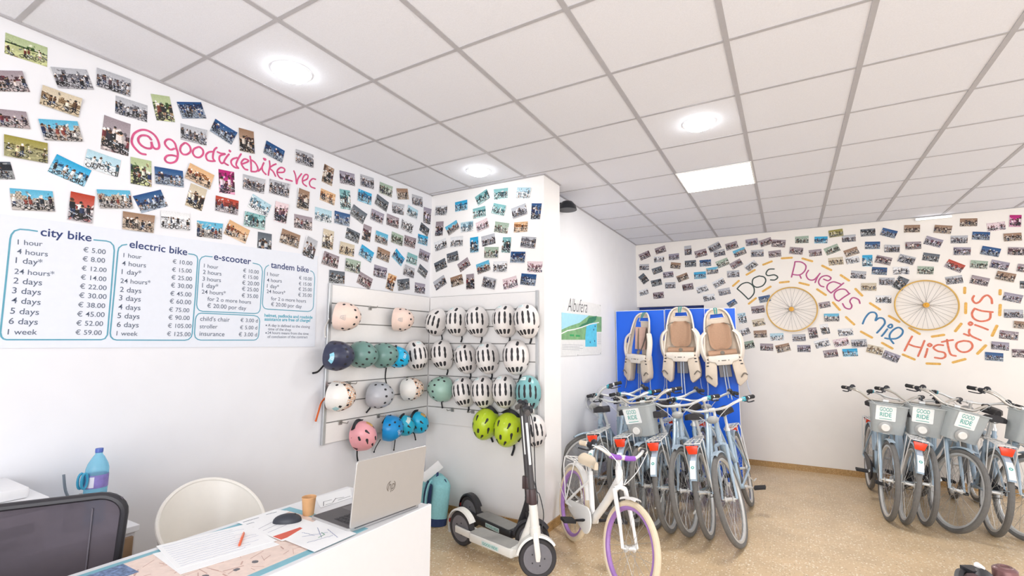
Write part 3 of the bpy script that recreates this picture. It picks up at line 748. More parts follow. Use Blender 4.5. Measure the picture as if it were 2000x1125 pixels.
# ------------------------------------------------------------------ yellow wheels hung on the wall
YEL = mat('yellow_paint', 'e3b04a', .4, 0, .06); YHUB = mat('yellow_hub', 'e0a21c', .4); SPOKE = mat('spoke_steel', 'b5b3b0', .3, .7)
GOLD = mat('golden_rim', 'd8ae5a', .35, .1, .05)
def wall_wheel(c, r, label):
    t = thing('bicycle_wheel', label, 'wheel', M=PLANE['B'][0] @ T(c[0], c[1], .035), group='yellow wheels on the back wall')
    MB().lathe([(r-.012, -.009), (r-.003, -.012), (r, -.009), (r-.004, 0), (r, .009), (r-.003, .012), (r-.012, .009), (r-.015, 0)], 72, closed=True).obj('rim', GOLD, t)
    MB().lathe([(.0001, .03), (.010, .03), (.012, .022), (.028, .020), (.028, .014), (.016, .010), (.016, -.010), (.028, -.014), (.028, -.02), (.012, -.022), (.010, -.032), (.0001, -.032)], 24).obj('hub', YHUB, t)
    sp = MB()
    for k in range(32):
        a = 2*PI*k/32; s = 1 if k % 2 else -1; ab = a+(.5 if (k//2) % 2 else -.5)
        sp.tube([(.026*math.cos(ab), .026*math.sin(ab), s*.017), ((r-.02)*math.cos(a), (r-.02)*math.sin(a), s*.002)], .0014, 4, caps=False)
    sp.obj('spokes', SPOKE, t)
wall_wheel(((pl('B', 1496, 604)[0]+pl('B', 1598, 604)[0])/2, 2.006), .288, 'smaller-looking yellow bicycle wheel below the word Ruedas')
wall_wheel(((pl('B', 1746, 598)[0]+pl('B', 1872, 598)[0])/2, 2.010), .290, 'yellow bicycle wheel above the word Historias')

# ------------------------------------------------------------------ slatwall panels in the alcove
SLAT = mat('slat_white', 'efecea', .45, 0, .01); GROOVE = mat('groove_dark', '8f8d8b', .6); HOOKM = mat('hook_metal', 'a9a6a2', .35, .7)
SLOTS = [1.855, 1.702, 1.547, 1.392, 1.240, 1.092, .945]
ZB, ZT = .792, 2.004
def slatwall(w, a0, a1, label, trim, hooks):
    t = thing('slatwall_panel', label, 'display panel', M=PLANE[w][0] @ T(0, 0, .001))
    MB().box((a0, ZB, 0), (a1, ZT, .006)).obj('backing', GROOVE, t, smooth=False)
    e = [ZB]+sorted(SLOTS)+[ZT]
    for i in range(len(e)-1):
        MB().box((a0, e[i]+(.004 if i else 0), .006), (a1, e[i+1]-.004, .018)).obj('slat_board', SLAT, t, bevel=.0015, seg=1)
    for (x0, x1) in trim:
        MB().box((x0, ZB-.006, 0), (x1, ZT+.006, .024)).obj('edge_trim', ALU, t, bevel=.002, seg=1)
    for (a, b) in hooks:
        m = MB(); m.cbox((a, b-.012, .021), (.034, .036, .006)); m.cyl((a, b-.012, .02), (a, b-.012, .10), .004, n=8); m.cyl((a, b-.012, .10), (a, b+.003, .108), .004, n=8)
        m.obj('hook', HOOKM, t, bevel=.001, seg=1)
slatwall('L', 1.262, YN-.02, 'white slatwall panel on the left wall holding mixed helmets', [(1.236, 1.264)],
         [(1.66, 1.855), (1.47, 1.240), (2.14, 1.240), (1.40, .945), (1.80, .945)])
slatwall('A', X0+.022, 1.302, 'white slatwall panel on the alcove wall holding mostly white helmets', [(1.300, 1.328)],
         [(.43, .945), (.66, .945), (.90, .945), (.72, 1.855)])

# ------------------------------------------------------------------ helmets
DARKV = mat('vent_dark', '2e2c30', .7); LINER = mat('foam_liner', '26262a', .9); STRAP = mat('strap_black', '202126', .8)
ORSTRAP = mat('strap_orange', 'e06a34', .7); WSTK = mat('sticker_white', 'e6f2f2', .5); TEALP = mat('print_teal', '3f9c98', .6); GREYP = mat('print_grey', 'a9a9a8', .6)
def leaf_mat():
    m = mat('helmet_leaf', 'f0ece6', .3, 0, .01); n = m.node_tree.nodes; L = m.node_tree.links
    b = n['Principled BSDF']; src = b.inputs['Base Color'].links[0].from_socket
    tc = n.new('ShaderNodeTexCoord'); sx = n.new('ShaderNodeSeparateXYZ'); L.new(tc.outputs['Object'], sx.inputs[0])
    g = n.new('ShaderNodeMath'); g.operation = 'LESS_THAN'; g.inputs[1].default_value = .045; L.new(sx.outputs['X'], g.inputs[0])
    prev = src
    for k, (sc, c, th) in enumerate(((75, 'd8905c', .42), (85, '4a4440', .28), (80, 'e8b890', .4))):
        v = n.new('ShaderNodeTexVoronoi'); v.inputs['Scale'].default_value = sc; mp = n.new('ShaderNodeMapping'); mp.inputs['Location'].default_value = (k, k*2, 0)
        L.new(tc.outputs['Object'], mp.inputs[0]); L.new(mp.outputs[0], v.inputs['Vector'])
        l = n.new('ShaderNodeMath'); l.operation = 'LESS_THAN'; l.inputs[1].default_value = th; L.new(v.outputs['Distance'], l.inputs[0])
        a = n.new('ShaderNodeMath'); a.operation = 'MULTIPLY'; L.new(l.outputs[0], a.inputs[0]); L.new(g.outputs[0], a.inputs[1])
        x = n.new('ShaderNodeMix'); x.data_type = 'RGBA'; L.new(a.outputs[0], x.inputs['Factor']); L.new(prev, x.inputs['A']); x.inputs['B'].default_value = s2l(c)+(1,)
        prev = x.outputs['Result']
    L.new(prev, b.inputs['Base Color']); return m
TAPER = .10
def ell(a, b, c, th, ph, k=1.0):
    """point of the shell: th degrees along the length, ph degrees across"""
    t, p = D(th), D(ph); b = b*(1+TAPER*math.sin(t))
    return Vector((a*math.sin(t)*k, b*math.cos(t)*math.sin(p)*k, c*math.cos(t)*math.cos(p)*k))
def helmet_meshes(kind):
    A = dict(road=(.152, .108, .135), skate=(.140, .122, .130), kid=(.128, .104, .125), mint=(.140, .122, .130))[kind]
    a, b, c = A; R = {}
    NU, NV = 40, 12
    def emin(al):
        if kind == 'road': return -10-6*abs(math.sin(al))-8*max(0, -math.cos(al))
        return -14-10*abs(math.sin(al))**2-8*max(0, -math.cos(al))
    def shell(k, u, v):
        al = 2*PI*u; el = D(90+(emin(al)-90)*v); r = math.cos(el); p = 2.0
        z = math.sin(el)*c
        if z < 0: r = 1.0+.02*z/c
        return (a*k*r*math.cos(al), b*(1+TAPER*r*math.cos(al))*k*r*math.sin(al), z*k)
    m = MB(); m.grid(lambda u, v: shell(1, u, v), NU, NV)
    n = len(m.v); m.grid(lambda u, v: shell(.9, u, 1-v), NU, NV)
    for i in range(NU):
        p, q = i*(NV+1)+NV, (i+1)*(NV+1)+NV; r_, s_ = n+i*(NV+1), n+(i+1)*(NV+1)
        m.f.append((p, r_, s_, q)); m.m.append(0)
    R['shell'] = m
    li = MB(); li.grid(lambda u, v: shell(.86, u, 1-v*.98), 28, 8); R['liner'] = li
    vlist = []
    def slot(th, ph, lt, lp, rot=0, k=1.006, n=14, taper=1.0):
        """rounded dark opening on the shell, half-length lt and half-width lp in degrees"""
        pts = []
        for i in range(n):
            q = 2*PI*i/n; x = math.cos(q); y = math.sin(q)
            x = math.copysign(abs(x)**.55, x)*lt; y = math.copysign(abs(y)**.8, y)*lp*(1 if x > 0 else taper)
            xr = x*math.cos(rot)-y*math.sin(rot); yr = x*math.sin(rot)+y*math.cos(rot)
            pts.append((th+xr, ph+yr/max(.3, math.cos(D(th)))))
        vs = []; fs = []; J = 5
        for j in range(J+1):
            f = j/J; vs += [ell(a, b, c, th+(p[0]-th)*f, ph+(p[1]-ph)*f, k) for p in pts]
        vs += [ell(a, b, c, *p, .97) for p in pts]
        for j in range(J+1): fs += [(j*n+i, (j+1)*n+i, (j+1)*n+(i+1) % n, j*n+(i+1) % n) for i in range(n)]
        vlist.append(MB().add(vs, fs))
    if kind == 'road':
        for ph in (-66, -40, -14, 14, 40, 66): slot(10 if abs(ph) < 50 else 3, ph, 22, 5.6)
        for ph in (-62, -37, -12, 12, 37, 62): slot(-42, ph, 11, 6.2)
        for s in (-1, 1): slot(50, s*46, 12, 5.5, s*.5)
    elif kind in ('skate', 'mint'):
        for ph in (-62, -34, -4, 26, 56, 78): slot(12, ph, 5.0, 4.6)
        for ph in (-48, -18, 14, 44): slot(-20, ph, 4.6, 4.6)
        for ph in (-78, 68): slot(34, ph, 5, 4.6)
    else:
        for s in (-1, 1):
            slot(25, s*26, 11, 5.5, s*.35, taper=.5); slot(-8, s*44, 12, 5.5, -s*.2, taper=.5); slot(-38, s*22, 11, 5, s*.3, taper=.5); slot(14, s*68, 9, 4.5)
        slot(-16, 0, 9, 5.5)
    R['_vents'] = vlist
    st = MB()
    xs = -.05 if kind != 'kid' else -.02
    for s in (-1, 1):
        st.tube(smooth_path([(.05, s*b*.9, -.02), (.03, s*b*.8, -.06), (0, s*.04, -.088)]), .0028, 6, flat=3)
        st.tube(smooth_path([(-.07, s*b*.85, -.02), (-.03, s*b*.8, -.06), (0, s*.04, -.088)]), .0028, 6, flat=3)
    R['strap'] = st
    di = MB(); di.lathe([(.0001, .012), (.02, .012), (.024, 0), (.02, -.012), (.0001, -.012)], 14, T(-a*.86, 0, -.045) @ RY(PI/2))
    di.tube(smooth_path([(-a*.5, .06, -.03), (-a*.84, .03, -.045), (-a*.84, -.03, -.045), (-a*.5, -.06, -.03)]), .006, 6)
    R['dial'] = di
    bk = MB()
    R['buckle'] = bk
    def surf_text(lines, th, ph, w, rot, col=None):
        q = MB()
        for k, (s, hh, dy) in enumerate(lines):
            vs, fs = text_mesh(s, 0, .01); x0 = min(v[0] for v in vs); x1 = max(v[0] for v in vs)
            kk = w/(x1-x0); out = []
            for v in vs:
                x = (v[0]-(x0+x1)/2)*kk; y = (v[1]*kk*hh)+dy
                xr = x*math.cos(rot)-y*math.sin(rot); yr = x*math.sin(rot)+y*math.cos(rot)
                out.append(ell(a, b, c, th+math.degrees(xr/a), ph+math.degrees(yr/b), 1.012))
            q.add(out, fs)
        return q
    R['_text'] = surf_text
    def patch(th, ph, lt, lp, rot=0):
        q = MB()
        def fn(u, v):
            x = (u-.5)*2*lt; y = (v-.5)*2*lp
            return ell(a, b, c, th+x*math.cos(rot)-y*math.sin(rot), ph+x*math.sin(rot)+y*math.cos(rot), 1.008)
        q.grid(fn, 6, 6); return q
    R['_patch'] = patch; R['_A'] = A
    return R
HK = {k: helmet_meshes(k) for k in ('road', 'skate', 'kid')}
_hm = {}
def hmesh(kind, part, m):
    k = (kind, part, m.name)
    if k not in _hm: _hm[k] = HK[kind][part].mesh('helmet_'+part, m)
    return _hm[k]
def helmet(w, u, v, kind, col, label, rot=0, tx=0, ty=0, sc=1.0, strap=STRAP, art=None, off=.10, hang=None, rough=.3):
    """hung on a wall with its dome facing the room; rot turns its front (0 = up) and tx / ty tilt it"""
    M, ax, val, i = PLANE[w]
    pv = X0+.02+off if w == 'L' else YN-.02-off
    p = at(u, v, ax, pv)
    loc = M.inverted() @ p; loc.z = 0
    Mt = M @ T(loc.x, loc.y, off) @ RX(D(tx)) @ RY(D(ty)) @ RZ(D(90+rot)) @ Matrix.Diagonal((sc, sc, sc, 1))
    t = thing('bike_helmet', label, 'helmet', M=Mt, group='helmets on the slatwall')
    if not isinstance(col, bpy.types.Material): col = mat('helmet_'+col, col, rough, 0, .02)
    place('shell', hmesh(kind, 'shell', col), t); place('liner', hmesh(kind, 'liner', LINER), t)
    for k_, v_ in enumerate(HK[kind]['_vents']):
        if ('v', kind, k_) not in _hm: _hm[('v', kind, k_)] = v_.mesh('vent', DARKV)
        place('vent', _hm[('v', kind, k_)], t)
    place('dial', hmesh(kind, 'dial', BLACK), t)
    place('strap', hmesh(kind, 'strap', strap), t)
    if hang:                                            # a strap end hanging free below the helmet
        m = MB(); I = Mt.inverted()
        pts = [I @ (M @ Vector((loc.x+q[0], loc.y+q[1], q[2]))) for q in hang]
        m.tube(smooth_path(pts), .0038, 6, flat=2.4); e = pts[-1]; m.ball(e, .009, 8, 6)
        m.obj('chin_strap', strap, t)
    H_ = HK[kind]
    if art == 'top':
        H_['_patch'](58, 4, 9, 22).obj('sticker', WSTK, t); H_['_text']((('GOOD', 1, 0),), 56, 4, .045, -PI/2).obj('sticker_print', TEALP, t, smooth=False)
    elif art == 'side':
        q = MB(); 
        H_['_text']((('GOOD', 1.1, .004), ('RIDE', 1.1, -.026)), 62, 2, .075, PI/2).obj('sticker_print', GREYP, t, smooth=False)
    elif art == 'label':
        H_['_patch'](64, 8, 8, 40).obj('sticker', mat('sticker_blue', '8fd0e4', .5), t); H_['_text']((('RIDE', 1.3, -.012),), 64, 8, .06, PI/2).obj('sticker_print', mat('print_white', 'f4f8f8', .5), t, smooth=False)
    elif art == 'white':
        H_['_text']((('GRO', 1.4, 0),), 20, -8, .06, -PI/2).obj('sticker_print', mat('print_white', 'f4f8f8', .5), t, smooth=False)
    elif art == 'dot':
        H_['_patch'](40, 62, 9, 14).obj('sticker', mat('sticker_aqua', 'a8cfd4', .5), t)
        H_['_patch'](36, 38, 5, 6).obj('vent_plug', BLACK, t)
    elif art == 'kidgold':
        m = MB(); m.add(H_['_patch'](40, -30, 14, 16).v, H_['_patch'](40, -30, 14, 16).f); m.obj('sticker', mat('sticker_gold', 'd8a860', .5, 0, .3, 60), t)
    elif art == 'kidwhite':
        H_['_patch'](48, -10, 10, 30).obj('sticker', mat('sticker_pale', 'd8e8e4', .5, 0, .1, 60), t)
    if kind == 'kid':
        a = H_['_A'][0]; m = MB()
        m.grid(lambda u, v: (a*.78+.045*v*math.sin(PI*u)+.01, (u-.5)*.17, .005-.02*v+.012*math.sin(PI*u)), 12, 4)
        m.obj('visor', BLACK, t)
    return t
WH = 'e6e1de'; PNK = 'f3d8ca'; TGR = '6f938c'; NVY = '343850'
helmet('L', 678, 618, 'skate', PNK, 'pale pink helmet at the upper left end of the slatwall', 90, 8, 16, 0.900, art='side', hang=[(-.10, -.02, .04), (-.125, -.09, .03), (-.12, -.16, .03)], strap=mat('strap_white', 'dddad6', .7))
helmet('L', 787, 624, 'skate', PNK, 'pale pink helmet in the top row beside the white ones', 90, 4, 14, 0.855, art='side')
helmet('L', 664, 695, 'skate', NVY, 'navy blue helmet with light blue label in second row', 90, 6, 6, 0.900, off=.14, art='label', hang=[(-.06, -.07, .06), (-.10, -.115, .05), (-.135, -.125, .04)])
helmet('L', 713, 693, 'skate', TGR, 'grey-green helmet right beside the navy helmet', 75, -4, -8, 0.864, off=.115)
helmet('L', 755, 694, 'skate', TGR, 'grey-green helmet beside the small bright blue one', 88, -8, -6, 0.864)
helmet('L', 780, 698, 'kid', '18b4e4', 'small bright blue child helmet squeezed in the second row', 60, 10, 10, 0.846, art='white', hang=[(-.06, -.08, .03), (-.06, -.17, .02), (-.04, -.24, .02)])
helmet('L', 817, 694, 'road', WH, 'white slotted helmet left of the corner in second row', 8, 0, -20, .92, art='top')
helmet('L', 667, 774, 'skate', leaf_mat(), 'white leaf-patterned helmet with orange chin strap', 90, 6, 10, 0.900, strap=ORSTRAP, art='dot', hang=[(-.08, .0, .05), (-.115, -.04, .04), (-.13, -.11, .03), (-.14, -.17, .02)])
helmet('L', 745, 772, 'skate', 'b9bac0', 'silver helmet in the third row', 90, 4, -4, 0.882, hang=[(-.05, -.10, .05), (-.08, -.135, .04)])
helmet('L', 807, 760, 'skate', leaf_mat(), 'white leaf-patterned helmet left of the mint one', 90, -6, -6, 0.828)
helmet('L', 711, 852, 'kid', 'f0a8b0', 'small pink child helmet in the bottom row', 25, -10, 10, 0.938, art='kidgold', hang=[(0, -.10, .05), (.01, -.16, .04), (.03, -.21, .03)])
helmet('L', 766, 836, 'skate', '1596dc', 'bright blue helmet with white inside in the bottom row', 115, 10, 25, 0.828, art='white', hang=[(-.06, -.09, .05), (-.09, -.15, .03), (-.10, -.19, .02)])
helmet('L', 792, 832, 'kid', '22b0d0', 'turquoise child helmet between two bright blue ones', 40, 4, 14, 0.791, art='kidwhite', hang=[(-.02, -.08, .03), (-.03, -.14, .03), (-.03, -.21, .02)])
helmet('L', 819, 826, 'kid', '1fb2de', 'sky blue child helmet with orange sticker beside the corner', 35, 0, 4, 0.846, art='kidgold', hang=[(.03, -.09, .03), (.05, -.14, .03), (.07, -.17, .02)])
for (u, v, r, ty, s, lab, art) in ((851, 629, -14, -16, .88, 'white slotted helmet first in the alcove top row', None), (890, 628, 4, -6, .92, 'white slotted helmet second in the alcove top row', 'top'),
        (929, 628, 8, 2, .94, 'white slotted helmet third in the alcove top row', None), (984, 627, 4, -4, .95, 'white slotted helmet fourth in the alcove top row', 'top'),
        (1026, 627, 8, 4, .98, 'white slotted helmet at the right end of the top row', 'top'),
        (862, 693, 12, -10, .92, 'white slotted helmet just right of the corner in second row', None), (907, 701, 14, 4, .90, 'white slotted helmet hanging low in second row', 'top'),
        (949, 700, 10, 6, .92, 'white slotted helmet third in the alcove second row', 'top'), (1005, 698, 4, 4, 1.0, 'white slotted helmet alone at the right of second row', None),
        (903, 766, 14, 2, .90, 'white slotted helmet beside the mint helmet', 'top'), (941, 766, 8, -2, .92, 'white slotted helmet in the middle of the third row', 'top'),
        (983, 765, 6, 2, .94, 'white slotted helmet left of the teal slotted helmet', 'top')):
    helmet('A', u, v, 'road', WH, lab, r, 0, ty, s, art=art, hang=[(.0, -.10, .04), (.01, -.15, .03), (.0, -.185, .03)])
helmet('A', 858, 760, 'skate', 'a3c6b8', 'mint green helmet in the corner of the third row', -100, 0, -10, .94, hang=[(-.03, -.11, .04), (-.04, -.14, .03), (-.03, -.18, .03)])
helmet('A', 1029, 768, 'road', '7eb6b8', 'teal slotted helmet at the right end of the third row', 4, 0, 4, .96, art='top')
helmet('A', 946, 829, 'kid', 'b9d22c', 'lime green helmet nearer the corner in the bottom row', -14, 0, 8, 1.08, hang=[(.02, -.12, .04), (.03, -.155, .03)], rough=.2)
helmet('A', 990, 840, 'kid', 'bfd62e', 'lime green helmet beside the scooter stem', -10, 0, 6, 1.14, hang=[(.02, -.12, .04), (.02, -.16, .03), (0, -.22, .03)], rough=.2)
helmet('A', 1041, 842, 'road', WH, 'white slotted helmet half hidden behind the scooter stem', 10, 4, 8, .88)

# ------------------------------------------------------------------ blue boards and the child seats hung on them
BLUEB = mat('blue_board', '0a5fdc', .45, 0, .03, 3); WEDGE = mat('board_edge', 'e8ecf2', .5)
for (x0, x1, y, z, lab) in ((1.262, 1.874, 4.80, 1.975, 'left blue upright board, next to the corridor wall'), (1.868, 2.345, 4.865, 1.985, 'middle blue upright board behind the other two'), (2.337, 2.672, 4.80, 1.972, 'right blue upright board with white edge')):
    t = thing('blue_board', lab, 'board', (x0, y, 0), group='blue boards')
    MB().box((.004, 0, .02), (x1-x0-.004, .035, z-.006)).obj('face', BLUEB, t, smooth=False)
    m = MB(); w = x1-x0
    m.box((0, -.003, 0), (w, .038, .02)); m.box((0, -.003, z-.006), (w, .038, z)); m.box((0, -.003, .02), (.004, .038, z-.006)); m.box((w-.004, -.003, .02), (w, .038, z-.006))
    m.obj('edge_strip', WEDGE, t, smooth=False)
CREAM = mat('seat_cream', 'd2c2b0', .45, 0, .03); RIM = mat('seat_rim', 'e4dace', .4); PAD = mat('seat_pad', 'b08d74', .8, 0, .05, 60, .1); BELT = mat('seat_belt', '7a7268', .8)
GREENS = mat('hanger_green', '2f8f8c', .6); RODM = mat('rod_grey', 'b4bccb', .35, .4); PADP = mat('seat_pad_pink', 'c8a698', .8, 0, .05)
def seat(loc, yaw, lean, s, pad, label, wide=1.0):
    t = thing('bike_child_seat', label, 'child seat', M=T(*loc) @ RZ(D(yaw)) @ RY(D(lean)) @ Matrix.Diagonal((s*wide, s, s, 1)), group='child bike seats on the blue boards')
    rows = [(0, .045, .015), (-.015, .075, .03), (-.05, .105, .045), (-.10, .125, .055), (-.18, .140, .075), (-.26, .150, .09), (-.34, .162, .10), (-.42, .172, .11), (-.50, .176, .12), (-.56, .176, .13)]
    K = 14
    def pt(i, k, off=0):
        z, w, d = rows[i]; q = -1+2*k/K; x = (w-off)*math.sin(q*PI/2)/1.0; y = -d*abs(q)**2.4+off
        return (x, y, z)
    sh = MB(); n = len(rows)
    hole = lambda i, k: i == 2 and 4 <= k <= 9
    for off in (0, .012):
        o = len(sh.v); sh.v += [pt(i, k, off) for i in range(n) for k in range(K+1)]
        for i in range(n-1):
            for k in range(K):
                if hole(i, k): continue
                a = o+i*(K+1)+k; sh.f.append((a, a+1, a+K+2, a+K+1) if off else (a, a+K+1, a+K+2, a+1)); sh.m.append(0)
    sh.obj('shell', CREAM, t)
    rp = [pt(i, 0) for i in range(n-1, -1, -1)]+[pt(0, k) for k in range(1, K)]+[pt(i, K) for i in range(n)]
    MB().tube(smooth_path(rp, 3), .010, 8).obj('rim', RIM, t)
    hr = [pt(3, k) for k in range(4, 11)]+[pt(2, k) for k in range(10, 3, -1)]
    MB().tube([(p[0], p[1]-.002, p[2]) for p in hr], .006, 6, closed=True).obj('head_opening', RIM, t)
    for sx in (-1, 1):                                    # armrest wings
        m = MB(); m.tube(smooth_path([(sx*.146, -.085, -.25), (sx*.186, -.115, -.30), (sx*.200, -.125, -.37), (sx*.194, -.13, -.47), (sx*.172, -.12, -.55)]), .016, 8, flat=2.0)
        ar = m.obj('armrest', RIM, t)
        m = MB(); sp_ = smooth_path([(sx*.186, -.112, -.30), (sx*.200, -.122, -.37), (sx*.194, -.125, -.47), (sx*.172, -.118, -.55)])
        m.grid(lambda u, v: tuple(Vector(sp_[int(round(5+u*(len(sp_)-6)))])*(1-v)+Vector((sx*.155, -.075, sp_[int(round(5+u*(len(sp_)-6)))][2]))*v), 8, 3); m.obj('side_panel', CREAM, ar)
    if pad:
        def pf(u, v):
            z = -.155-.285*v; w = .112*(1-(2*abs(v-.5))**5*.45)
            x = (2*u-1)*w; return (x, -.004-.03*math.sqrt(max(0, 1-(2*u-1)**6))*(math.sin(PI*min(1, max(0, v*.96+.02))))**.35-.06*abs(2*u-1)**3, z)
        MB().grid(pf, 14, 14).obj('back_pad', PAD, t)
        def lp(u, v): return ((2*u-1)*.14, -.03-.09*math.sin(PI*v)**.6*.6-.03*abs(2*u-1)**2, -.445-.075*v)
        MB().grid(lp, 12, 8).obj('seat_cushion', PAD, t)
    else:
        def pf(u, v): return ((2*u-1)*.085, -.022-.05*abs(2*u-1)**3, -.17-.27*v)
        MB().grid(pf, 10, 8).obj('back_pad', PADP, t)
    b = MB()
    for sx in (-1, 1):
        if pad: b.tube([(sx*.07, -.052, -.165), (sx*.10, -.075, -.175), (sx*.135, -.09, -.20)], .0045, 6); continue
        b.tube(smooth_path([(sx*.06, -.035, -.185), (sx*.055, -.05, -.30), (sx*.03, -.075, -.42), (0, -.10, -.475)]), .004, 6, flat=2.6)
    b.obj('harness', BELT, t)
    m = MB(); m.lathe([(.0001, .012), (.018, .010), (.022, 0), (.0001, 0)], 14, T(0, -.105, -.475) @ RX(PI/2)); m.obj('buckle', BELT, t)
    # front of the seat, bridge and leg guards
    m = MB(); m.prism([(-.15, -.50), (.15, -.50), (.15, -.56), (.085, -.575), (.075, -.605), (-.075, -.605), (-.085, -.575), (-.15, -.56)][::-1], .03, .165, RX(PI/2)); m.obj('seat_front', RIM, t, bevel=.012)
    m = MB()
    for sx in (-1, 1): m.lathe([(.0001, .002), (.006, .002), (.006, 0)], 8, T(sx*.048, -.165, -.555) @ RX(PI/2))
    text_box(m, 'seat', .0001, T(0, -.1, -.55) @ RX(PI/2)) if False else None
    m.cbox((0, -.166, -.555), (.045, .002, .010)); m.obj('bolt', BELT, t)
    for sx in (-1, 1):
        o = [(.066, -.50), (.176, -.50), (.190, -.60), (.204, -.70), (.200, -.765), (.165, -.795), (.118, -.835), (.094, -.80), (.078, -.66)]
        o = [(sx*x, z) for x, z in o]
        if sx > 0: o = o[::-1]
        m = MB(); m.prism(o, .05, .150, RX(PI/2)); g = m.obj('leg_guard', CREAM, t, bevel=.014)
        q = MB()
        for k in range(3): q.cbox((sx*(.150+.008*k), -.151, -.535-.034*k), (.024, .003, .012))
        q.obj('slot', DARKV, g)
        f = MB(); f.tube(smooth_path([(sx*.205, -.152, -.72), (sx*.175, -.16, -.70), (sx*.14, -.156, -.74)]), .006, 6); f.obj('foot_strap', BELT, g)
    m = MB(); m.cbox((0, -.045, -.655), (.12, .03, .16)); m.obj('mount_block', mat('mount_grey', '8d8a8c', .5), t, bevel=.006)
    m = MB()
    m.tube(smooth_path([(-.012, -.07, -.59), (-.014, -.075, -.78), (-.012, -.08, -.95)]), .0065, 8); m.tube(smooth_path([(.014, -.07, -.59), (.014, -.075, -.80), (.020, -.08, -.97)]), .0065, 8)
    m.obj('carrier_rod', RODM, t)
    for sx in (-1, 1):
        MB().tube(smooth_path([(sx*.19, -.10, -.78), (sx*.195, -.10, -.86), (sx*.21, -.10, -.925)]), .0035, 6, flat=2).obj('strap', RODM, t)
    MB().tube(smooth_path([(-.012, -.05, -.055), (-.014, -.02, 0), (-.012, .018, .014), (.006, .018, .014), (.010, -.02, 0), (.006, -.05, -.055)]), .0035, 6, flat=2).obj('hanging_strap', GREENS, t)
    return t
p = at(1259, 612, 'y', 4.77); seat((p.x, 4.775, p.z), -26, 3, 1.02, False, 'cream child bike seat without pad on the left blue board', .95)
p = at(1329, 601, 'y', 4.77); seat((p.x, 4.775, p.z), -2, -1, 1.06, True, 'cream padded child bike seat on the middle blue board')
p = at(1397, 604, 'y', 4.77); seat((p.x, 4.775, p.z), 8, -6, 1.06, True, 'cream padded child bike seat on the right blue board')

# ------------------------------------------------------------------ bicycles
STEEL = mat('frame_silver_blue', 'a9bccb', .35, .15, .03); TYRE = mat('tyre_rubber', '6e6c69', .85, 0, .08, 40); RIMM = mat('rim_alloy', 'd2d2d0', .35, .4, .03)
CHROME = mat('chrome', 'e6e6e4', .3, .35, .02); GRIP = mat('grip_black', '2b2a2c', .75); SADDLE = mat('saddle_black', '2c2a2d', .6, 0, .08)
REDREF = mat('reflector_red', 'f0421c', .25, 0, .05, emit=None); CABLE = mat('cable_grey', 'c8c8c4', .5); BELLTEAL = mat('shifter_teal', '3aa6b8', .4)
BASK = clear_mat('basket_clear', 'd6dada', .55, .25); LAMPG = mat('lamp_grey', 'a6a6a4', .35); DARKM = mat('dark_metal', '35353a', .45, .3)
STKW = mat('sticker_paper', 'f2f5f4', .5); STKG = mat('sticker_green', '55aaa0', .6); REFW = mat('round_reflector', 'f2f0ea', .25)
LOGO = (('GOOD', .042), ('RIDE', -.012))
def wheel_mb(R, tw, nsp=32, hubw=.05):
    """tyre, rim, hub, spokes of a wheel with its axle along y"""
    M = RX(PI/2); t = MB(); n = 56
    prof = [(R-tw+tw*.5*math.cos(2*PI*k/10)-tw*.0+tw*.5, tw*.5*math.sin(2*PI*k/10)) for k in range(10)]
    prof = [(R-tw*.5+tw*.5*math.cos(2*PI*k/10), tw*.5*math.sin(2*PI*k/10)) for k in range(10)]
    t.lathe(prof, n, M, closed=True)
    ri = MB(); q = R-tw*.86
    ri.lathe([(q, -tw*.36), (q, tw*.36), (q-.016, tw*.34), (q-.024, .003), (q-.024, -.003), (q-.016, -tw*.34)], n, M, closed=True)
    hu = MB(); h = hubw
    hu.lathe([(.0001, h+.012), (.006, h+.012), (.006, h-.008), (.022, h-.010), (.022, h-.015), (.014, h-.022), (.014, -h+.022), (.022, -h+.015), (.022, -h+.010), (.006, -h+.008), (.006, -h-.012), (.0001, -h-.012)], 14, M)
    sp = MB(); r1 = q-.02
    for k in range(nsp):
        a = 2*PI*k/nsp; s = 1 if k % 2 else -1; ab = a+(.9 if (k//2) % 2 else -.9)
        sp.tube([(.021*math.cos(ab), s*(h-.013), .021*math.sin(ab)), (r1*math.cos(a), 0, r1*math.sin(a))], .00125, 3, caps=False)
    return t, ri, hu, sp
def arc(cx, cz, r, a0, a1, n=16, y=0): return [(cx+r*math.cos(D(a0+(a1-a0)*k/n)), y, cz+r*math.sin(D(a0+(a1-a0)*k/n))) for k in range(n+1)]
def fender(mb, cx, cz, r, a0, a1, w, n=20):
    vs = []; fs = []
    pr = [(-w/2, -.012), (-w/2*.7, 0), (w/2*.7, 0), (w/2, -.012)]
    for k in range(n+1):
        a = D(a0+(a1-a0)*k/n)
        for (y, d) in pr: vs.append((cx+(r+d)*math.cos(a), y, cz+(r+d)*math.sin(a)))
        for (y, d) in pr[::-1]: vs.append((cx+(r+d-.002)*math.cos(a), y, cz+(r+d-.002)*math.sin(a)))
    for k in range(n):
        for q in range(8): fs.append((k*8+q, k*8+(q+1) % 8, k*8+8+(q+1) % 8, k*8+8+q))
    fs += [tuple(range(8)), tuple(range(n*8+7, n*8-1, -1))]
    mb.add(vs, fs)
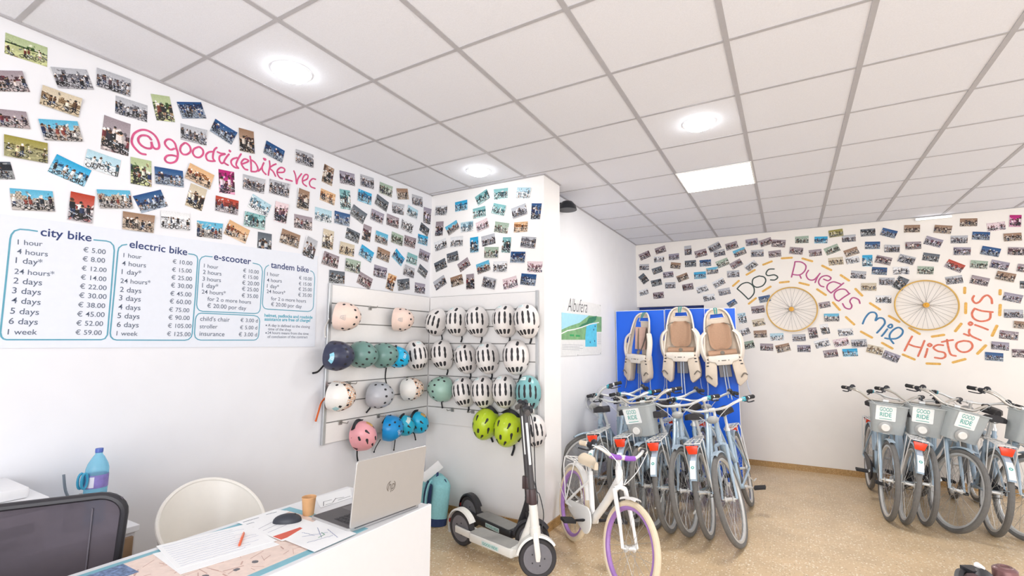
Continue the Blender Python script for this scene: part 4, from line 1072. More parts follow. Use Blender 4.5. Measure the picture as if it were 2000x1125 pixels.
def saddle_mb(x, z, L=.26, Wd=.085):
    m = MB()
    def fn(u, v):
        # u along the length (0 rear .. 1 nose), v across
        w = Wd*(1-.80*min(1, max(0, (u-.25)/.55))**1.1 if u > .25 else 1-.5*(1-u/.25)**2)
        a = PI*(v*1.2-.1); k = math.cos(a)
        return (x-L*.5+L*u, w*k, z+.028*math.sin(max(0, min(PI, a)))-(.03 if (a < 0 or a > PI) else 0)+.012*(1-u)**2-.008*u)
    m.grid(fn, 14, 12)
    m.add([fn(0, i/12) for i in range(13)], [tuple(range(13))]); m.add([fn(1, i/12) for i in range(13)], [tuple(range(12, -1, -1))])
    m.add([fn(i/14, 0) for i in range(15)]+[fn(i/14, 1) for i in range(15)], [(i, i+1, 16+i, 15+i) for i in range(14)])
    return m
def bike_parts(p):
    """list of (name, mesh, parent index or None, turns with the handlebar)"""
    R, wb, tw = p['R'], p['wb'], p['tw']; out = []; s = p.get('s', 1.0)
    def add(name, mb, m, parent=None, steer=False, **k): out.append((name, mb.mesh(name, m, **k), parent, steer)); return len(out)-1
    ha = D(p.get('ha', 69)); ax = Vector((-math.cos(ha), 0, math.sin(ha))); A0 = Vector((wb, 0, R))-Vector((math.sin(ha), 0, math.cos(ha)))*p.get('rake', .05)
    def sa(z): return A0+ax*((z-A0.z)/ax.z)
    zc = 2*R+p.get('crown', .045); h0, h1, st = zc+.015, p['h1'], p['st']
    fm, dk = p['frame'], p.get('dark', DARKM)
    BB = Vector((p['bbx'], 0, p['bbz'])); tops = Vector((p['sx'], 0, p['sz']))            # saddle clamp
    sd = (tops-BB).normalized(); stt = BB+sd*(p['sl'])                                     # seat tube top
    # frame
    f = MB(); rt = p.get('rt', .019)
    f.tube([sa(h0), sa(h1)], rt*1.15, 12)
    f.tube(smooth_path([sa(h0+.03), sa(h0+.03)*.55+BB*.45+Vector((0, 0, -.02)), BB]), rt*p.get('dt', 1.05), 12)
    if p.get('step', True):
        f.tube(smooth_path([sa(h1-.03), sa(h1-.03)*.5+(BB+sd*p['sl']*.42)*.5+Vector((0, 0, -.03)), BB+sd*p['sl']*.42]), rt*.9, 10)
    f.tube([BB, stt], rt*.92, 12); f.cyl(BB+Vector((0, -.036, 0)), BB+Vector((0, .036, 0)), .022, n=12)
    for y in (-1, 1):
        ax_ = Vector((0, y*.064, R))
        f.tube(smooth_path([BB+Vector((0, y*.02, 0)), BB*.6+ax_*.4+Vector((0, y*.012, 0)), ax_]), rt*.55, 8)
        f.tube(smooth_path([stt-sd*.05+Vector((0, y*.014, 0)), (stt-sd*.05)*.5+ax_*.5+Vector((0, y*.012, 0)), ax_]), rt*.45, 8)
    fr = add('frame', f, fm)
    m = MB(); m.tube([stt-sd*.02, tops-Vector((0, 0, .03))], .0135, 10); m.cyl(stt-sd*.012, stt+sd*.018, .021, n=12); add('seat_post', m, CHROME)
    add('saddle', saddle_mb(tops.x+.01, tops.z, p.get('sll', .26), p.get('slw', .085)), p.get('saddle', SADDLE))
    m = MB()
    for y in (-1, 1): m.tube(smooth_path([(tops.x-.08, y*.03, tops.z-.02), (tops.x, y*.022, tops.z-.04), (tops.x+.09, y*.015, tops.z-.02)]), .004, 6)
    add('saddle_rail', m, CHROME)
    # wheels
    for nm, cx, steer in (('rear_wheel', 0, False), ('front_wheel', wb, True)):
        t, ri, hu, sp = wheel_mb(R, tw, p.get('nsp', 32), .05 if nm == 'rear_wheel' else .044)
        mv = T(cx, 0, R)
        for q in (t, ri, hu, sp): q.v = [tuple(mv @ Vector(v)) for v in q.v]
        w = add(nm, t, p.get('tyre', TYRE), None, steer)
        add('rim', ri, p.get('rim', RIMM), w, steer); add('hub', hu, CHROME, w, steer); add('spokes', sp, SPOKE, w, steer)
    # fork
    m = MB(); c = sa(zc)
    m.tube([sa(zc-.01), sa(h0+.002)], rt*.95, 10); m.tube([c+Vector((0, -.045, -.012)), c+Vector((0, 0, .004)), c+Vector((0, .045, -.012))], rt*.8, 8)
    for y in (-1, 1):
        e = Vector((wb, y*.055, R)); k = c+Vector((0, y*.045, -.012)); mid = Vector((A0.x, y*.050, R+.13))+Vector((-.02, 0, 0))
        m.tube(smooth_path([k, k*.45+mid*.55, mid, e]), [rt*.72]*6+[rt*.66]*5+[rt*.5]*5, 8)
    add('fork', m, p.get('forkm', fm), None, True)
    # stem and handlebar
    b = sa(st); hw = p['hw']; hx = p.get('hx', .05)
    m = MB(); m.tube([sa(h1-.02), b], .0125, 10); m.cyl(sa(h1-.004), sa(h1+.022), rt*1.1, n=12); m.tube([b+ax*-.02, b+Vector((hx, 0, .004))], .013, 10); m.cyl(b+Vector((hx, -.022, .004)), b+Vector((hx, .022, .004)), .018, n=12)
    add('stem', m, CHROME, None, True)
    sw, rise = p.get('sweep', .17), p.get('rise', .06)
    half = [(b.x+hx, 0, b.z+.004), (b.x+hx+.01, hw*.22, b.z+.004), (b.x+hx+.012, hw*.42, b.z+.012), (b.x+hx-.005, hw*.62, b.z+rise*.75), (b.x+hx-.04, hw*.78, b.z+rise), (b.x+hx-sw*.62, hw*.93, b.z+rise+.004), (b.x+hx-sw, hw, b.z+rise)]
    full = [(x, -y, z) for x, y, z in half[:0:-1]]+half
    hb = add('handlebar', MB().tube(smooth_path(full, 5), .0112, 10), p.get('bar', CHROME), None, True)
    if p.get('sleeve'):
        m = MB(); m.tube(smooth_path(full, 5)[20:40], .017, 10); add('bar_pad', m, p['sleeve'], hb, True)
    for y in (-1, 1):
        P = [Vector((x, y*yy, z)) for x, yy, z in half]
        g0 = P[-2]*.75+P[-1]*.25; e = P[-1]+(P[-1]-P[-2]).normalized()*.012
        d = (e-P[-2]).normalized()
        add('grip', MB().tube([P[-2]*.9+P[-1]*.1, P[-2]*.85+P[-1]*.15, P[-1]-d*.01, P[-1]+d*.01, e], [.014, .0175, .0165, .0178, .013], 10), p.get('grip', GRIP), hb, True)
        q = P[-3]*.35+P[-2]*.65; dn = Vector(p.get('dn', (.8, 0, -.6)))
        m = MB(); m.cyl(q-d*.018, q+d*.018, .019, n=12); m.cbox(q+dn*.022, (.03, .026, .024))
        m.tube(smooth_path([q+dn*.028, q+dn*.05+d*.03, q+dn*.055+d*.075, q+dn*.05+d*.125]), .0048, 6, flat=1.7)
        add('brake_lever', m, DARKM, hb, True)
        m = MB(); m.tube(smooth_path([q+dn*.03, q+Vector((.10, -y*.04, .01)), Vector((b.x+hx+.10, y*.06, b.z-.06)), Vector((sa(h1).x+.05, y*.025, h1-.08)), Vector((sa(zc).x+.03, y*.02, zc+.06))]), .0028, 6)
        (None if p.get('nocable') else add('brake_cable', m, p.get('cable', CABLE), None, True))
    q = Vector(half[-3])*.8+Vector(half[-2])*.2
    q = Vector(half[p.get('belli', -3)]) if 'belli' in p else q
    bs_ = p.get('bells', -1); m = MB(); m.cyl((q.x, bs_*q.y, q.z), (q.x, bs_*q.y, q.z+.022), .006, n=8); m.lathe([(.0001, .044), (.008, .044), (.009, .046), (.013, .046), (.014, .044), (.018, .043), (.021, .040), (.021, .008), (.0001, .008)] if p.get('canbell') else [(.0001, .046), (.012, .043), (.022, .032), (.025, .02), (.0001, .02)], 20, T(q.x, bs_*q.y, q.z)); add('bell', m, p.get('bell', DARKM), hb, True)
    if p.get('canbell'):
        w_ = Vector(half[-3])*.3+Vector(half[-2])*.7; w_ = Vector((w_.x+.035, w_.y-.026, w_.z+.018)); e_ = Vector((q.x+.01, q.y+.012, q.z+.016))
        m = MB(); m.cyl(w_, w_+(e_-w_)*.28, .006, n=10); add('cable_ferrule', m, WHITE, hb, True)
        m = MB(); m.tube([w_+(e_-w_)*.28, e_], .0032, 6); add('bell_cable', m, DARKM, hb, True)
    if p.get('shift'):
        m = MB(); m.cyl(Vector((q.x, q.y-.005, q.z)), Vector((q.x-.006, q.y+.026, q.z)), .0185, n=12); add('gear_shifter', m, p['shift'], hb, True)
    # drivetrain
    for y, name in ((-1, 'right'), (1, 'left')):
        ca = D(p.get('crank', 20)+(0 if y < 0 else 180)); L = p.get('cl', .165); pe = BB+Vector((L*math.cos(ca), y*.085, L*math.sin(ca)))
        m = MB(); m.tube([BB+Vector((0, y*.05, 0)), pe], [.012, .008], 8); c_ = add('crank', m, CHROME if p.get('R') > .3 else DARKM)
        m = MB(); m.cbox(pe+Vector((0, y*.058, 0)), (.085, .095, .022)); m.cyl(pe, pe+Vector((0, y*.1, 0)), .006, n=8); add('pedal', m, GRIP, c_, False, bevel=.004)
    m = MB(); n_ = p.get('cr', .085)
    m.lathe([(n_-.012, -.002), (n_, -.002), (n_, .002), (n_-.012, .002)], 32, T(BB.x, -.044, BB.z) @ RX(PI/2), closed=True)
    for k in range(5): a = 2*PI*k/5; m.tube([(BB.x, -.044, BB.z), (BB.x+(n_-.008)*math.cos(a), -.044, BB.z+(n_-.008)*math.sin(a))], .004, 6)
    m.tube([(BB.x, -.044, BB.z+n_-.002), (0, -.044, R+.035)], .003, 4); m.tube([(BB.x, -.044, BB.z-n_+.002), (0, -.044, R-.035)], .003, 4)
    add('chain', m, DARKM)
    m = MB(); gm = p.get('guard', DARKM); gr = n_+.016
    top = Vector((BB.x, 0, BB.z+gr)); 
    poly = [(BB.x+gr*math.cos(D(a)), BB.z+gr*math.sin(D(a))) for a in range(p.get('ga', -70), 100, 10)]+[(.05, R+.045), (-.01, R+.03), (-.01, R-.01), (.06, R)]
    if p.get('fullguard'): poly = [(BB.x+gr*math.cos(D(a)), BB.z+gr*math.sin(D(a))) for a in range(-110, 101, 10)]+[(.06, R+.04), (.03, R+.02), (.04, R-.03), (.09, R-.045)]
    m.prism(poly, .052, .062, RX(PI/2)); add('chain_guard', m, gm, bevel=.003)
    if p.get('logo'):
        m = MB(); text_fit(m, 'kids', (BB.x-.10, BB.z+.06), (BB.x-.02, BB.z+.02), RX(PI/2) @ T(0, 0, .0622), 0, 1) if False else None
    # rack, light, fender
    if p.get('rack', True):
        rz = 2*R+p.get('rz', .065); rw = p.get('rw', .062); rx0, rx1 = -p.get('rl', .15), p.get('rf', .24); rm = p.get('rackm', CHROME)
        m = MB(); m.tube([(rx1, -rw*.6, rz), (rx0+.02, -rw, rz), (rx0, -rw*.8, rz), (rx0, rw*.8, rz), (rx0+.02, rw, rz), (rx1, rw*.6, rz)], .0052, 6, closed=True)
        for x in (rx0+.10, rx0+.2, rx0+.29): m.tube([(x, -rw*.9, rz), (x, rw*.9, rz)], .004, 6)
        for y in (-.35, .35): m.tube([(rx0, rw*y, rz), (rx1, rw*y, rz)], .0035, 6)
        for y in (-1, 1):
            m.tube([(rx0+.01, y*rw, rz), (rx0+.015, y*rw*1.1, rz-.06), (0, y*.07, R+.01)], .0045, 6); m.tube([(rx0+.2, y*rw*.9, rz), (0, y*.07, R+.01)], .0045, 6)
        m.tube([(rx1, 0, rz), (stt.x-.02, 0, stt.z-.06)], .005, 6)
        rk = add('rear_rack', m, rm)
        if p.get('reflector', True):
            m = MB(); m.prism([(-.048, .038), (.048, .038), (.032, -.026), (-.032, -.026)][::-1], 0, .02, frame((rx0-.008, 0, rz-.05), (0, -1, 0), (0, 0, 1), (-1, 0, 0)))
            add('rear_reflector', m, REDREF, rk, bevel=.004)
            m = MB(); m.cbox((rx0-.004, 0, rz-.02), (.012, .1, .012)); add('reflector_bracket', m, DARKM, rk)
    if p.get('fender', True):
        fm_ = p.get('fenderm', STEEL); m = MB(); fender(m, 0, R, R+.022, 20, p.get('fe', 153), .052)
        for y in (-1, 1): m.tube([(-(R+.02)*math.cos(D(15)), y*.024, R+(R+.02)*math.sin(D(15))), (0, y*.066, R)], .0025, 5)
        fe = add('rear_fender', m, fm_)
        if p.get('fsticker', True):
            m = MB(); vs = []
            for k in range(7):
                a = D(127+k*4)
                for y in (-.021, .021): vs.append(((R+.025)*math.cos(a), y, R+(R+.025)*math.sin(a)))
            m.add(vs, [(2*k, 2*k+1, 2*k+3, 2*k+2) for k in range(6)]); q = add('fender_sticker', m, STKW, fe)
            m = MB(); a = D(137); m.lathe([(.006, 0), (.013, 0), (.013, .001), (.006, .001)], 14, frame(((R+.0262)*math.cos(a), 0, R+(R+.0262)*math.sin(a)), (0, 1, 0), (-math.sin(a), 0, math.cos(a)), (math.cos(a), 0, math.sin(a))), closed=True); add('sticker_logo', m, STKG, fe)
        m = MB(); fender(m, wb, R, R+.020, 60 if p.get('ff') is None else p['ff'][0], 125 if p.get('ff') is None else p['ff'][1], .05); add('front_fender', m, p.get('ffm', fm_), None, True)
    # front light
    if p.get('basket'):
        zb0, zb1 = p.get('zb', .745), p.get('zb', .745)+.265; bx = sa(zb1).x+.07
        m = MB(); wt, wl, dt, dl = .265, .225, .215, .165
        ring = lambda w, d, z, x0, r: [(x0+d/2+x, y, z) for (x, y) in rrect(d, w, r, 4)]
        # walls: outer and inner skin, open top
        lv = [(wl, dl, zb0), (wt, dt, zb1-.012), (wt+.016, dt+.016, zb1-.010), (wt+.016, dt+.016, zb1), (wt-.006, dt-.006, zb1), (wl-.006, dl-.006, zb0+.004)]
        rs = [ring(w, d, z, bx-(d-dl)*.2, .035) for (w, d, z) in lv]; N = len(rs[0]); vs = [q for r in rs for q in r]; fs = []
        for k in range(len(lv)-1):
            for i in range(N): fs.append((k*N+i, k*N+(i+1) % N, (k+1)*N+(i+1) % N, (k+1)*N+i))
        fs += [tuple(range(N-1, -1, -1)), tuple(range((len(lv)-1)*N, len(lv)*N))]
        m.add(vs, fs); bk = add('basket', m, BASK, None, True)
        m = MB(); m.tube([(bx+.02, -.06, zb0-.006), (wb, -.062, R)], .0035, 6); m.tube([(bx+.02, .06, zb0-.006), (wb, .062, R)], .0035, 6); m.tube([(bx+.02, -.06, zb0-.006), (bx+.02, .06, zb0-.006)], .004, 6); m.cbox((bx+.01, 0, zb0-.012), (.10, .05, .012))
        add('basket_bracket', m, CHROME, None, True)
        x1 = bx+dl+.034; fz = frame((bx+.165+.0288+.001+.0005, -.035, zb1-.080), (0, 1, 0), (.156, 0, .988), (.988, 0, -.156))
        m = MB(); m.prism(rrect(.150, .135, .006, 2), .0, .002, fz); sk = add('basket_sticker', m, STKW, bk, True)
        m = MB(); text_box(m, 'GOOD', .092, fz, .0025, 0, .036, 0, .012, .036); text_box(m, 'RIDE', .086, fz, .0025, 0, -.012, 0, .016, .038); ribbon(m, [(-.045, -.052), (.045, -.052)], .005, .0006, fz @ T(0, 0, .002)); add('sticker_print', m, STKG, bk, True, smooth=False)
        fl = frame((bx+.1725+.0025, -.03, zb0+.056), (0, 1, 0), (.156, 0, .988), (.988, 0, -.156))
        m = MB(); m.lathe([(.0001, .020), (.030, .020), (.034, .014), (.034, 0)], 22, fl); add('front_reflector', m, REFW, bk, True)
        m = MB(); m.lathe([(.034, .001), (.05, .001), (.054, .006), (.034, .012)], 22, fl); add('reflector_ring', m, LAMPG, bk, True)
    else:
        c = sa(h1+.02); m = MB(); m.ball((c.x+.085, 0, c.z+.01), (.04, .052, .032), 16, 10); m.cbox((c.x+.045, 0, c.z+.0), (.05, .02, .02))
        if p.get('lamp', True): add('headlight', m, LAMPG, None, True)
    # kickstand
    m = MB(); m.tube([(.16, .045, R-.03), (.02, .075, R-.12), (-.12, .085, R-.13)], .007, 6); add('kickstand', m, CHROME if R > .3 else WHITE)
    return out, A0, ax
_bk = {}
def bike(key, p, label, contact, heading, lean, steer, front=True, group=None, cat='bicycle', name='city_bike', dz=0):
    """contact: floor point under the near wheel; heading: compass of its forward x axis; lean about the ground line"""
    if key not in _bk: _bk[key] = bike_parts(p)
    parts, A0, ax = _bk[key]
    off = T(-p['wb'] if front else 0, 0, 0)
    M = T(contact[0], contact[1], dz) @ RZ(heading) @ RX(lean) @ off
    t = thing(name, label, cat, M=M, group=group)
    A = T(*A0) @ Matrix.Rotation(steer, 4, ax) @ T(*(-A0))
    objs = []
    for (nm, me, par, st) in parts:
        o = bpy.data.objects.new(nm, me); COL.objects.link(o)
        if par is None: o.parent = t; o.matrix_local = A if st else Matrix.Identity(4)
        else: o.parent = objs[par]
        objs.append(o)
    return t
CITY = dict(R=.345, wb=1.10, tw=.041, h1=.905, st=1.005, bbx=.455, bbz=.285, sx=.225, sz=.93, sl=.50, frame=STEEL, hw=.315, rise=.045, shift=BELLTEAL, ff=(75, 122))
CITYB = dict(CITY, basket=True, h1=.90, st=1.02, shift=None, bar=mat('bar_warm', 'd0c8be', .3, .5), rise=.075, crank=5)
GB = 'city bikes in the middle row'; GR = 'city bikes by the back wall'
F_, B_ = -PI/2, PI/2                  # facing the room / facing away
# middle row, left to right; leaning to the left of the photo
def midx(u, y, z=0): return at(u, 700, 'y', y).x
bike('c', CITY, 'silver-blue city bike at the far left, front wheel turned towards the wall', (1.56, 3.28), F_, D(5.0), D(-52), True, GB)
bike('c', CITY, 'city bike seen from behind, leftmost red rear reflector of the middle row', (1.72, 3.10), B_, D(-8.0), D(6), False, GB)
bike('c', CITY, 'city bike facing out, hidden between the two leftmost red reflectors', (1.90, 3.18), F_, D(8.0), D(-8), True, GB)
bike('c', CITY, 'city bike seen from behind, second red rear reflector from left in middle row', (1.985, 3.06), B_, D(-8.0), D(-8), False, GB)
bike('b', CITYB, 'city bike facing out with the only basket of the middle row', (2.134, 3.05), F_, D(8.5), D(-7), True, GB)
bike('c', CITY, 'city bike seen from behind, third red rear reflector from left in middle row', (2.273, 3.06), B_, D(-8.5), D(8), False, GB)
bike('c', CITY, 'city bike facing out, between the third and fourth red reflectors of middle row', (2.419, 3.06), F_, D(7.0), D(-5), True, GB)
bike('c', CITY, 'city bike seen from behind, rightmost red reflector of the middle row', (2.567, 3.09), B_, D(-8.0), D(4), False, GB)
bike('c', CITY, 'silver-blue city bike at the right end of the middle row, facing out', (2.796, 3.03), F_, D(12.0), D(-6), True, GB)
# right-hand row, left to right; leaning to the right
bike('b', CITYB, 'city bike with basket at the left end of the right-hand row', (3.867, 4.32), F_, D(-5.0), D(3), True, GR)
bike('c', CITY, 'city bike seen from behind between the first two baskets of right-hand row', (3.972, 4.29), B_, D(11.0), D(6), False, GR)
bike('b', CITYB, 'city bike with the second basket from left in the right-hand row', (4.122, 4.34), F_, D(-6.0), D(2), True, GR)
bike('b', CITYB, 'city bike with third basket from left, its front wheel turned sideways', (4.28, 4.27), F_, D(-9.0), D(20), True, GR)
bike('c', CITY, 'city bike seen from behind, right red reflector of the right-hand row', (4.557, 4.33), B_, D(8.0), D(-4), False, GR)
bike('b', CITYB, 'city bike with basket cut off by the right edge of photo', (4.73, 4.33), F_, D(-9.0), D(20), True, GR)
# white child's bike
CRT = mat('tyre_cream', 'e3d2b6', .75, 0, .04); PUR = mat('purple_rim', 'a77cc0', .4); PURP = mat('purple_pad', '9a5cc4', .6); WHF = mat('frame_white', 'f3f1ee', .3, 0, .01); CRS = mat('saddle_cream', 'e4d3bb', .6)
KID = dict(R=.28, wb=.90, tw=.041, h1=.70, st=.785, bbx=.37, bbz=.27, sx=.22, sz=.655, sl=.32, frame=WHF, hw=.25, rt=.021, dt=1.35, step=False, tyre=CRT, rim=PUR, saddle=CRS, sll=.23, slw=.075, grip=CRS, cable=WHITE, sleeve=PURP, bar=CHROME,
           guard=WHF, fullguard=True, cr=.075, cl=.125, rackm=WHF, rl=.14, rf=.16, rz=.05, reflector=False, fenderm=WHF, fsticker=False, ff=(85, 118), lamp=False, nsp=24, crown=.04, rise=.05, sweep=.13, crank=200, fe=140)
hd = D(-45)
bike('k', KID, 'white child bike with cream tyres and purple rims beside the pillar', (2.229, 1.835), hd, D(-7), D(8), True, None, 'bicycle', 'child_bike')
# dark bike whose handlebar shows at the lower right corner
DKF = mat('frame_maroon', '5a3a3c', .4, .1); 
DKB = dict(CITY, frame=DKF, fenderm=DKF, bar=mat('bar_maroon', '6a4746', .45, .2), grip=mat('grip_maroon', '4c3436', .7), bell=mat('bell_maroon', '7d5a5a', .35, .3), shift=None, h1=.84, st=.95, rise=.11, sweep=.06, belli=-4, bells=1, nocable=True, dn=(.93, 0, .25), canbell=True, cable=mat('cable_dark', '3c3234', .5))
_h = 2*PI/3
_ps, _A, _x = bike_parts(DKB); _b = [m for n, m, p, s in _ps if n == 'bell'][0]
_bc = sum((v.co for v in _b.vertices), Vector())/len(_b.vertices)-Vector((DKB['wb'], 0, 0))
_tg = at(1962, 1108, 'z', _bc.z+.01); _ct = _tg-(RZ(_h) @ _bc)
bike('d', DKB, 'dark maroon bike, only its handlebar and bell showing at lower right', (_ct.x, _ct.y), _h, D(0), D(0), True, None, 'bicycle', 'city_bike')

# ------------------------------------------------------------------ electric scooters
def scooter(M, body, pole, label, deckcol, sticker=True, steer=0):
    t = thing('electric_scooter', label, 'scooter', M=M, group='electric scooters by the alcove')
    wb, R = .76, .128; TY = mat('scooter_tyre', '3c3a3c', .8); GREY = mat('scooter_disc', '77757a', .5)
    M90 = RX(PI/2)
    for nm, x in (('rear_wheel', 0), ('front_wheel', wb)):
        m = MB(); m.lathe([(R-.030, -.020), (R-.010, -.024), (R-.002, -.014), (R, 0), (R-.002, .014), (R-.010, .024), (R-.030, .020)], 40, T(x, 0, R) @ M90, closed=True); w = m.obj(nm, TY, t)
        m = MB(); m.lathe([(.0001, .018), (.03, .022), (R-.032, .020), (R-.028, .0), (R-.032, -.020), (.03, -.022), (.0001, -.018)], 32, T(x, 0, R) @ M90); m.obj('wheel_disc', GREY, w)
        m = MB()
        for s in (-1, 1):
            for k in range(5): a = 2*PI*k/5; m.cyl((x+.045*math.cos(a), s*.019, R+.045*math.sin(a)), (x+.045*math.cos(a), s*.024, R+.045*math.sin(a)), .005, n=8)
        m.obj('bolt', DARKM, w)
    # deck
    m = MB(); m.prism(rrect(.44, .145, .02, 3, .37, 0), .090, .150); d = m.obj('deck', body, t, bevel=.010)
    m = MB(); m.prism(rrect(.42, .125, .02, 3, .36, 0), .150, .154); m.obj('deck_mat', deckcol, d, bevel=.001, seg=1)
    m = MB(); m.prism([(.56, .095), (.62, .105), (.65, .155), (.56, .155)][::-1], -.055, .055, M90); m.obj('deck_nose', body, t, bevel=.010)
    m = MB()
    for s in (-1, 1): m.prism([(-.035, .10), (.17, .092), (.17, .142), (-.035, .150)][::-1], -s*.036-.008, -s*.036+.008, M90)
    m.obj('rear_fork', body, t, bevel=.005)
    if sticker:
        m = MB(); fm_ = frame((.38, -.0735, .120), (1, 0, 0), (0, 0, 1), (0, -1, 0)); m.prism(rrect(.17, .032, .004, 2), 0, .0012, fm_); s_ = m.obj('deck_sticker', mat('sticker_pale_teal', 'd6e8e6', .5), d)
        m = MB(); text_box(m, 'GOOD RIDE', .15, fm_, .0016, 0, 0, 0, .02, .018); m.obj('sticker_print', STKG, d, smooth=False)
    m = MB(); fender(m, 0, R, R+.02, 28, 205, .062, 24); m.obj('rear_fender', body, t)
    m = MB(); m.cbox((-.128, 0, R+.03), (.02, .04, .026)); m.obj('tail_light', mat('tail_red', 'a02a24', .3), t, bevel=.003)
    # neck, fork, stem
    tilt = D(5); ax = Vector((-math.sin(tilt), 0, math.cos(tilt))); f0 = Vector((wb, 0, R))
    c = f0+ax*.175; top = f0+ax*.34; bar = f0+ax*.965
    m = MB()
    for s in (-1, 1): m.tube([f0+Vector((0, s*.034, -.012)), f0+Vector((0, s*.036, .02)), c+Vector((0, s*.034, -.03)), c+Vector((0, s*.02, .0))], [.014, .019, .019, .016], 10, flat=.6)
    m.tube([c-ax*.03, c+ax*.02], .036, 14); m.obj('fork', body, t)
    m = MB(); m.tube([c+ax*.02, top], [.031, .029], 16); m.obj('head_tube', body, t)
    m = MB(); m.tube(smooth_path([Vector((.585, 0, .135)), Vector((.625, 0, .175)), top-ax*.10-Vector((.022, 0, 0)), top-ax*.05-Vector((.01, 0, 0))]), [.030]*8+[.028]*8, 12, flat=.85); m.obj('neck', body, t)
    m = MB(); m.tube([top, top+ax*.10], [.030, .026], 16); m.cbox(top+ax*.055+Vector((-.026, 0, 0)), (.03, .03, .09)); m.obj('folding_latch', mat('latch_brown', '4a3a3c', .45), t, bevel=.004)
    st_ = MB(); st_.tube([top+ax*.08, bar], .0205, 16); so = st_.obj('stem', pole, t)
    if sticker:
        for s, z0, z1 in ((-1, .26, .54),):
            m = MB()
            e = Vector((.10, -.99, 0)).normalized()
            side = ax.cross(e).normalized(); o = top+ax*((z0+z1)/2)+e*.0206
            m.prism(rrect(.016, z1-z0, .003, 2), 0, .0012, frame(o, side, ax, side.cross(ax))); m.obj('stem_sticker', STKW, so)
    hw = .225; m = MB(); m.tube([bar+Vector((0, -hw, 0)), bar+Vector((0, hw, 0))], .0125, 12); hb = m.obj('handlebar', pole, t)
    m = MB(); m.cbox(bar+Vector((.006, 0, .006)), (.055, .07, .045)); m.cbox(bar+Vector((.04, 0, -.005)), (.03, .036, .034)); m.obj('display', BLACK, hb, bevel=.008)
    m = MB(); m.lathe([(.0001, .004), (.015, .004), (.018, 0)], 14, frame(bar+Vector((.056, 0, -.005)), (0, 1, 0), (0, 0, 1), (1, 0, 0))); m.obj('headlight', REFW, hb)
    for s in (-1, 1):
        MB().tube([bar+Vector((0, s*(hw-.11), 0)), bar+Vector((0, s*(hw+.006), 0))], .0185, 12).obj('grip', mat('scooter_grip', '55504e', .7), hb)
    q = bar+Vector((0, .095, 0)); m = MB(); m.cbox(q+Vector((.014, 0, -.006)), (.034, .03, .03)); m.tube(smooth_path([q+Vector((.03, 0, -.01)), q+Vector((.055, .03, -.02)), q+Vector((.06, .11, -.035))]), .006, 8, flat=1.4); m.obj('brake_lever', DARKM, hb, bevel=.003)
    q = bar+Vector((0, -.09, .012)); m = MB(); m.lathe([(.0001, .034), (.012, .031), (.020, .022), (.022, .012), (.0001, .012)], 14, T(*q)); m.tube([q+Vector((.0, 0, .014)), q+Vector((.03, -.012, .02)), q+Vector((.05, -.014, .01))], .005, 6); m.obj('bell', DARKM, hb)
    m = MB(); m.tube(smooth_path([bar+Vector((.03, .06, -.01)), bar+ax*-.12+Vector((.05, .02, 0)), bar+ax*-.5+Vector((.03, .0, 0)), top+ax*.06+Vector((.05, -.01, 0)), top-ax*.06+Vector((.065, -.015, 0)), c+Vector((.04, -.02, 0))]), .0035, 6); m.obj('cable', DARKM, t)
    m = MB(); fender(m, wb, R, R+.018, 35, 170, .058, 20); m.obj('front_fender', body, t)
    m = MB(); m.tube([(.30, .06, .09), (.27, .12, .012)], .007, 8); m.obj('kickstand', DARKM, t)
    A = T(*f0) @ Matrix.Rotation(steer, 4, ax) @ T(*(-f0))
    for o in t.children:
        if o.name.split('.')[0] in ('front_wheel', 'fork', 'head_tube', 'stem', 'handlebar', 'cable', 'front_fender', 'folding_latch'): o.matrix_local = A
    return t
SCW = mat('scooter_white', 'eeece6', .35, 0, .01); SCB = mat('scooter_black', '2d2c30', .45); POLE = mat('scooter_pole', '4a484b', .4)
hs = D(-12.9)
scooter(T(.915, 1.95, 0) @ RZ(hs) @ RX(D(2)), SCW, POLE, 'white electric scooter with dark pole, nearer of the two', mat('deck_grey', 'a3a19d', .8), True, D(46))
scooter(T(.765, 2.285, 0) @ RZ(D(-19)) @ RX(D(2)), SCB, POLE, 'black electric scooter standing behind the white one', mat('deck_grey2', '8d8b88', .8), True, D(40))

# ------------------------------------------------------------------ desk and what lies on it
ZD = .75
DESK = mat('desk_white', 'e6e6e8', .35, 0, .008)
t = thing('reception_desk', 'long white reception desk in the left foreground', 'desk', (1.3, .7, 0))
def lo(*p): return (p[0]-1.3, p[1]-.7, p[2])
MB().box(lo(1.0, -1.6, ZD-.025), lo(1.582, .712, ZD)).obj('desk_top', DESK, t, bevel=.002, seg=1)
MB().box(lo(1.582, -1.6, 0), lo(1.602, .716, ZD+.003)).obj('front_panel', DESK, t, bevel=.002, seg=1)
for y in (-1.59, .69): MB().box(lo(1.02, y, 0), lo(1.58, y+.02, ZD-.026)).obj('side_panel', DESK, t)
def flat(name, label, cat, m, quad, z, th=.0012, group=None, plane=None):
    """a sheet lying on the desk; quad is its outline in photo pixels"""
    q = [at(u, v, 'z', z) for u, v in quad]; c = sum(q, Vector())/len(q)
    t = thing(name, label, cat, (c.x, c.y, z), group=group)
    P = [(a.x-c.x, a.y-c.y) for a in q]
    if sum(P[i][0]*P[(i+1) % len(P)][1]-P[(i+1) % len(P)][0]*P[i][1] for i in range(len(P))) < 0: P = P[::-1]
    MB().prism(P, 0, th).obj('sheet', m, t, smooth=False)
    def loc(u, v): p = at(u, v, 'z', z+th); return (p.x-c.x, p.y-c.y)
    return t, loc
PAPER = mat('paper_white', 'f4f4f4', .7, 0, .01); PINKMAP = mat('map_pink', 'ead4c8', .6, 0, .06, 40); TEALB = mat('mat_teal', '7fb6c4', .5)
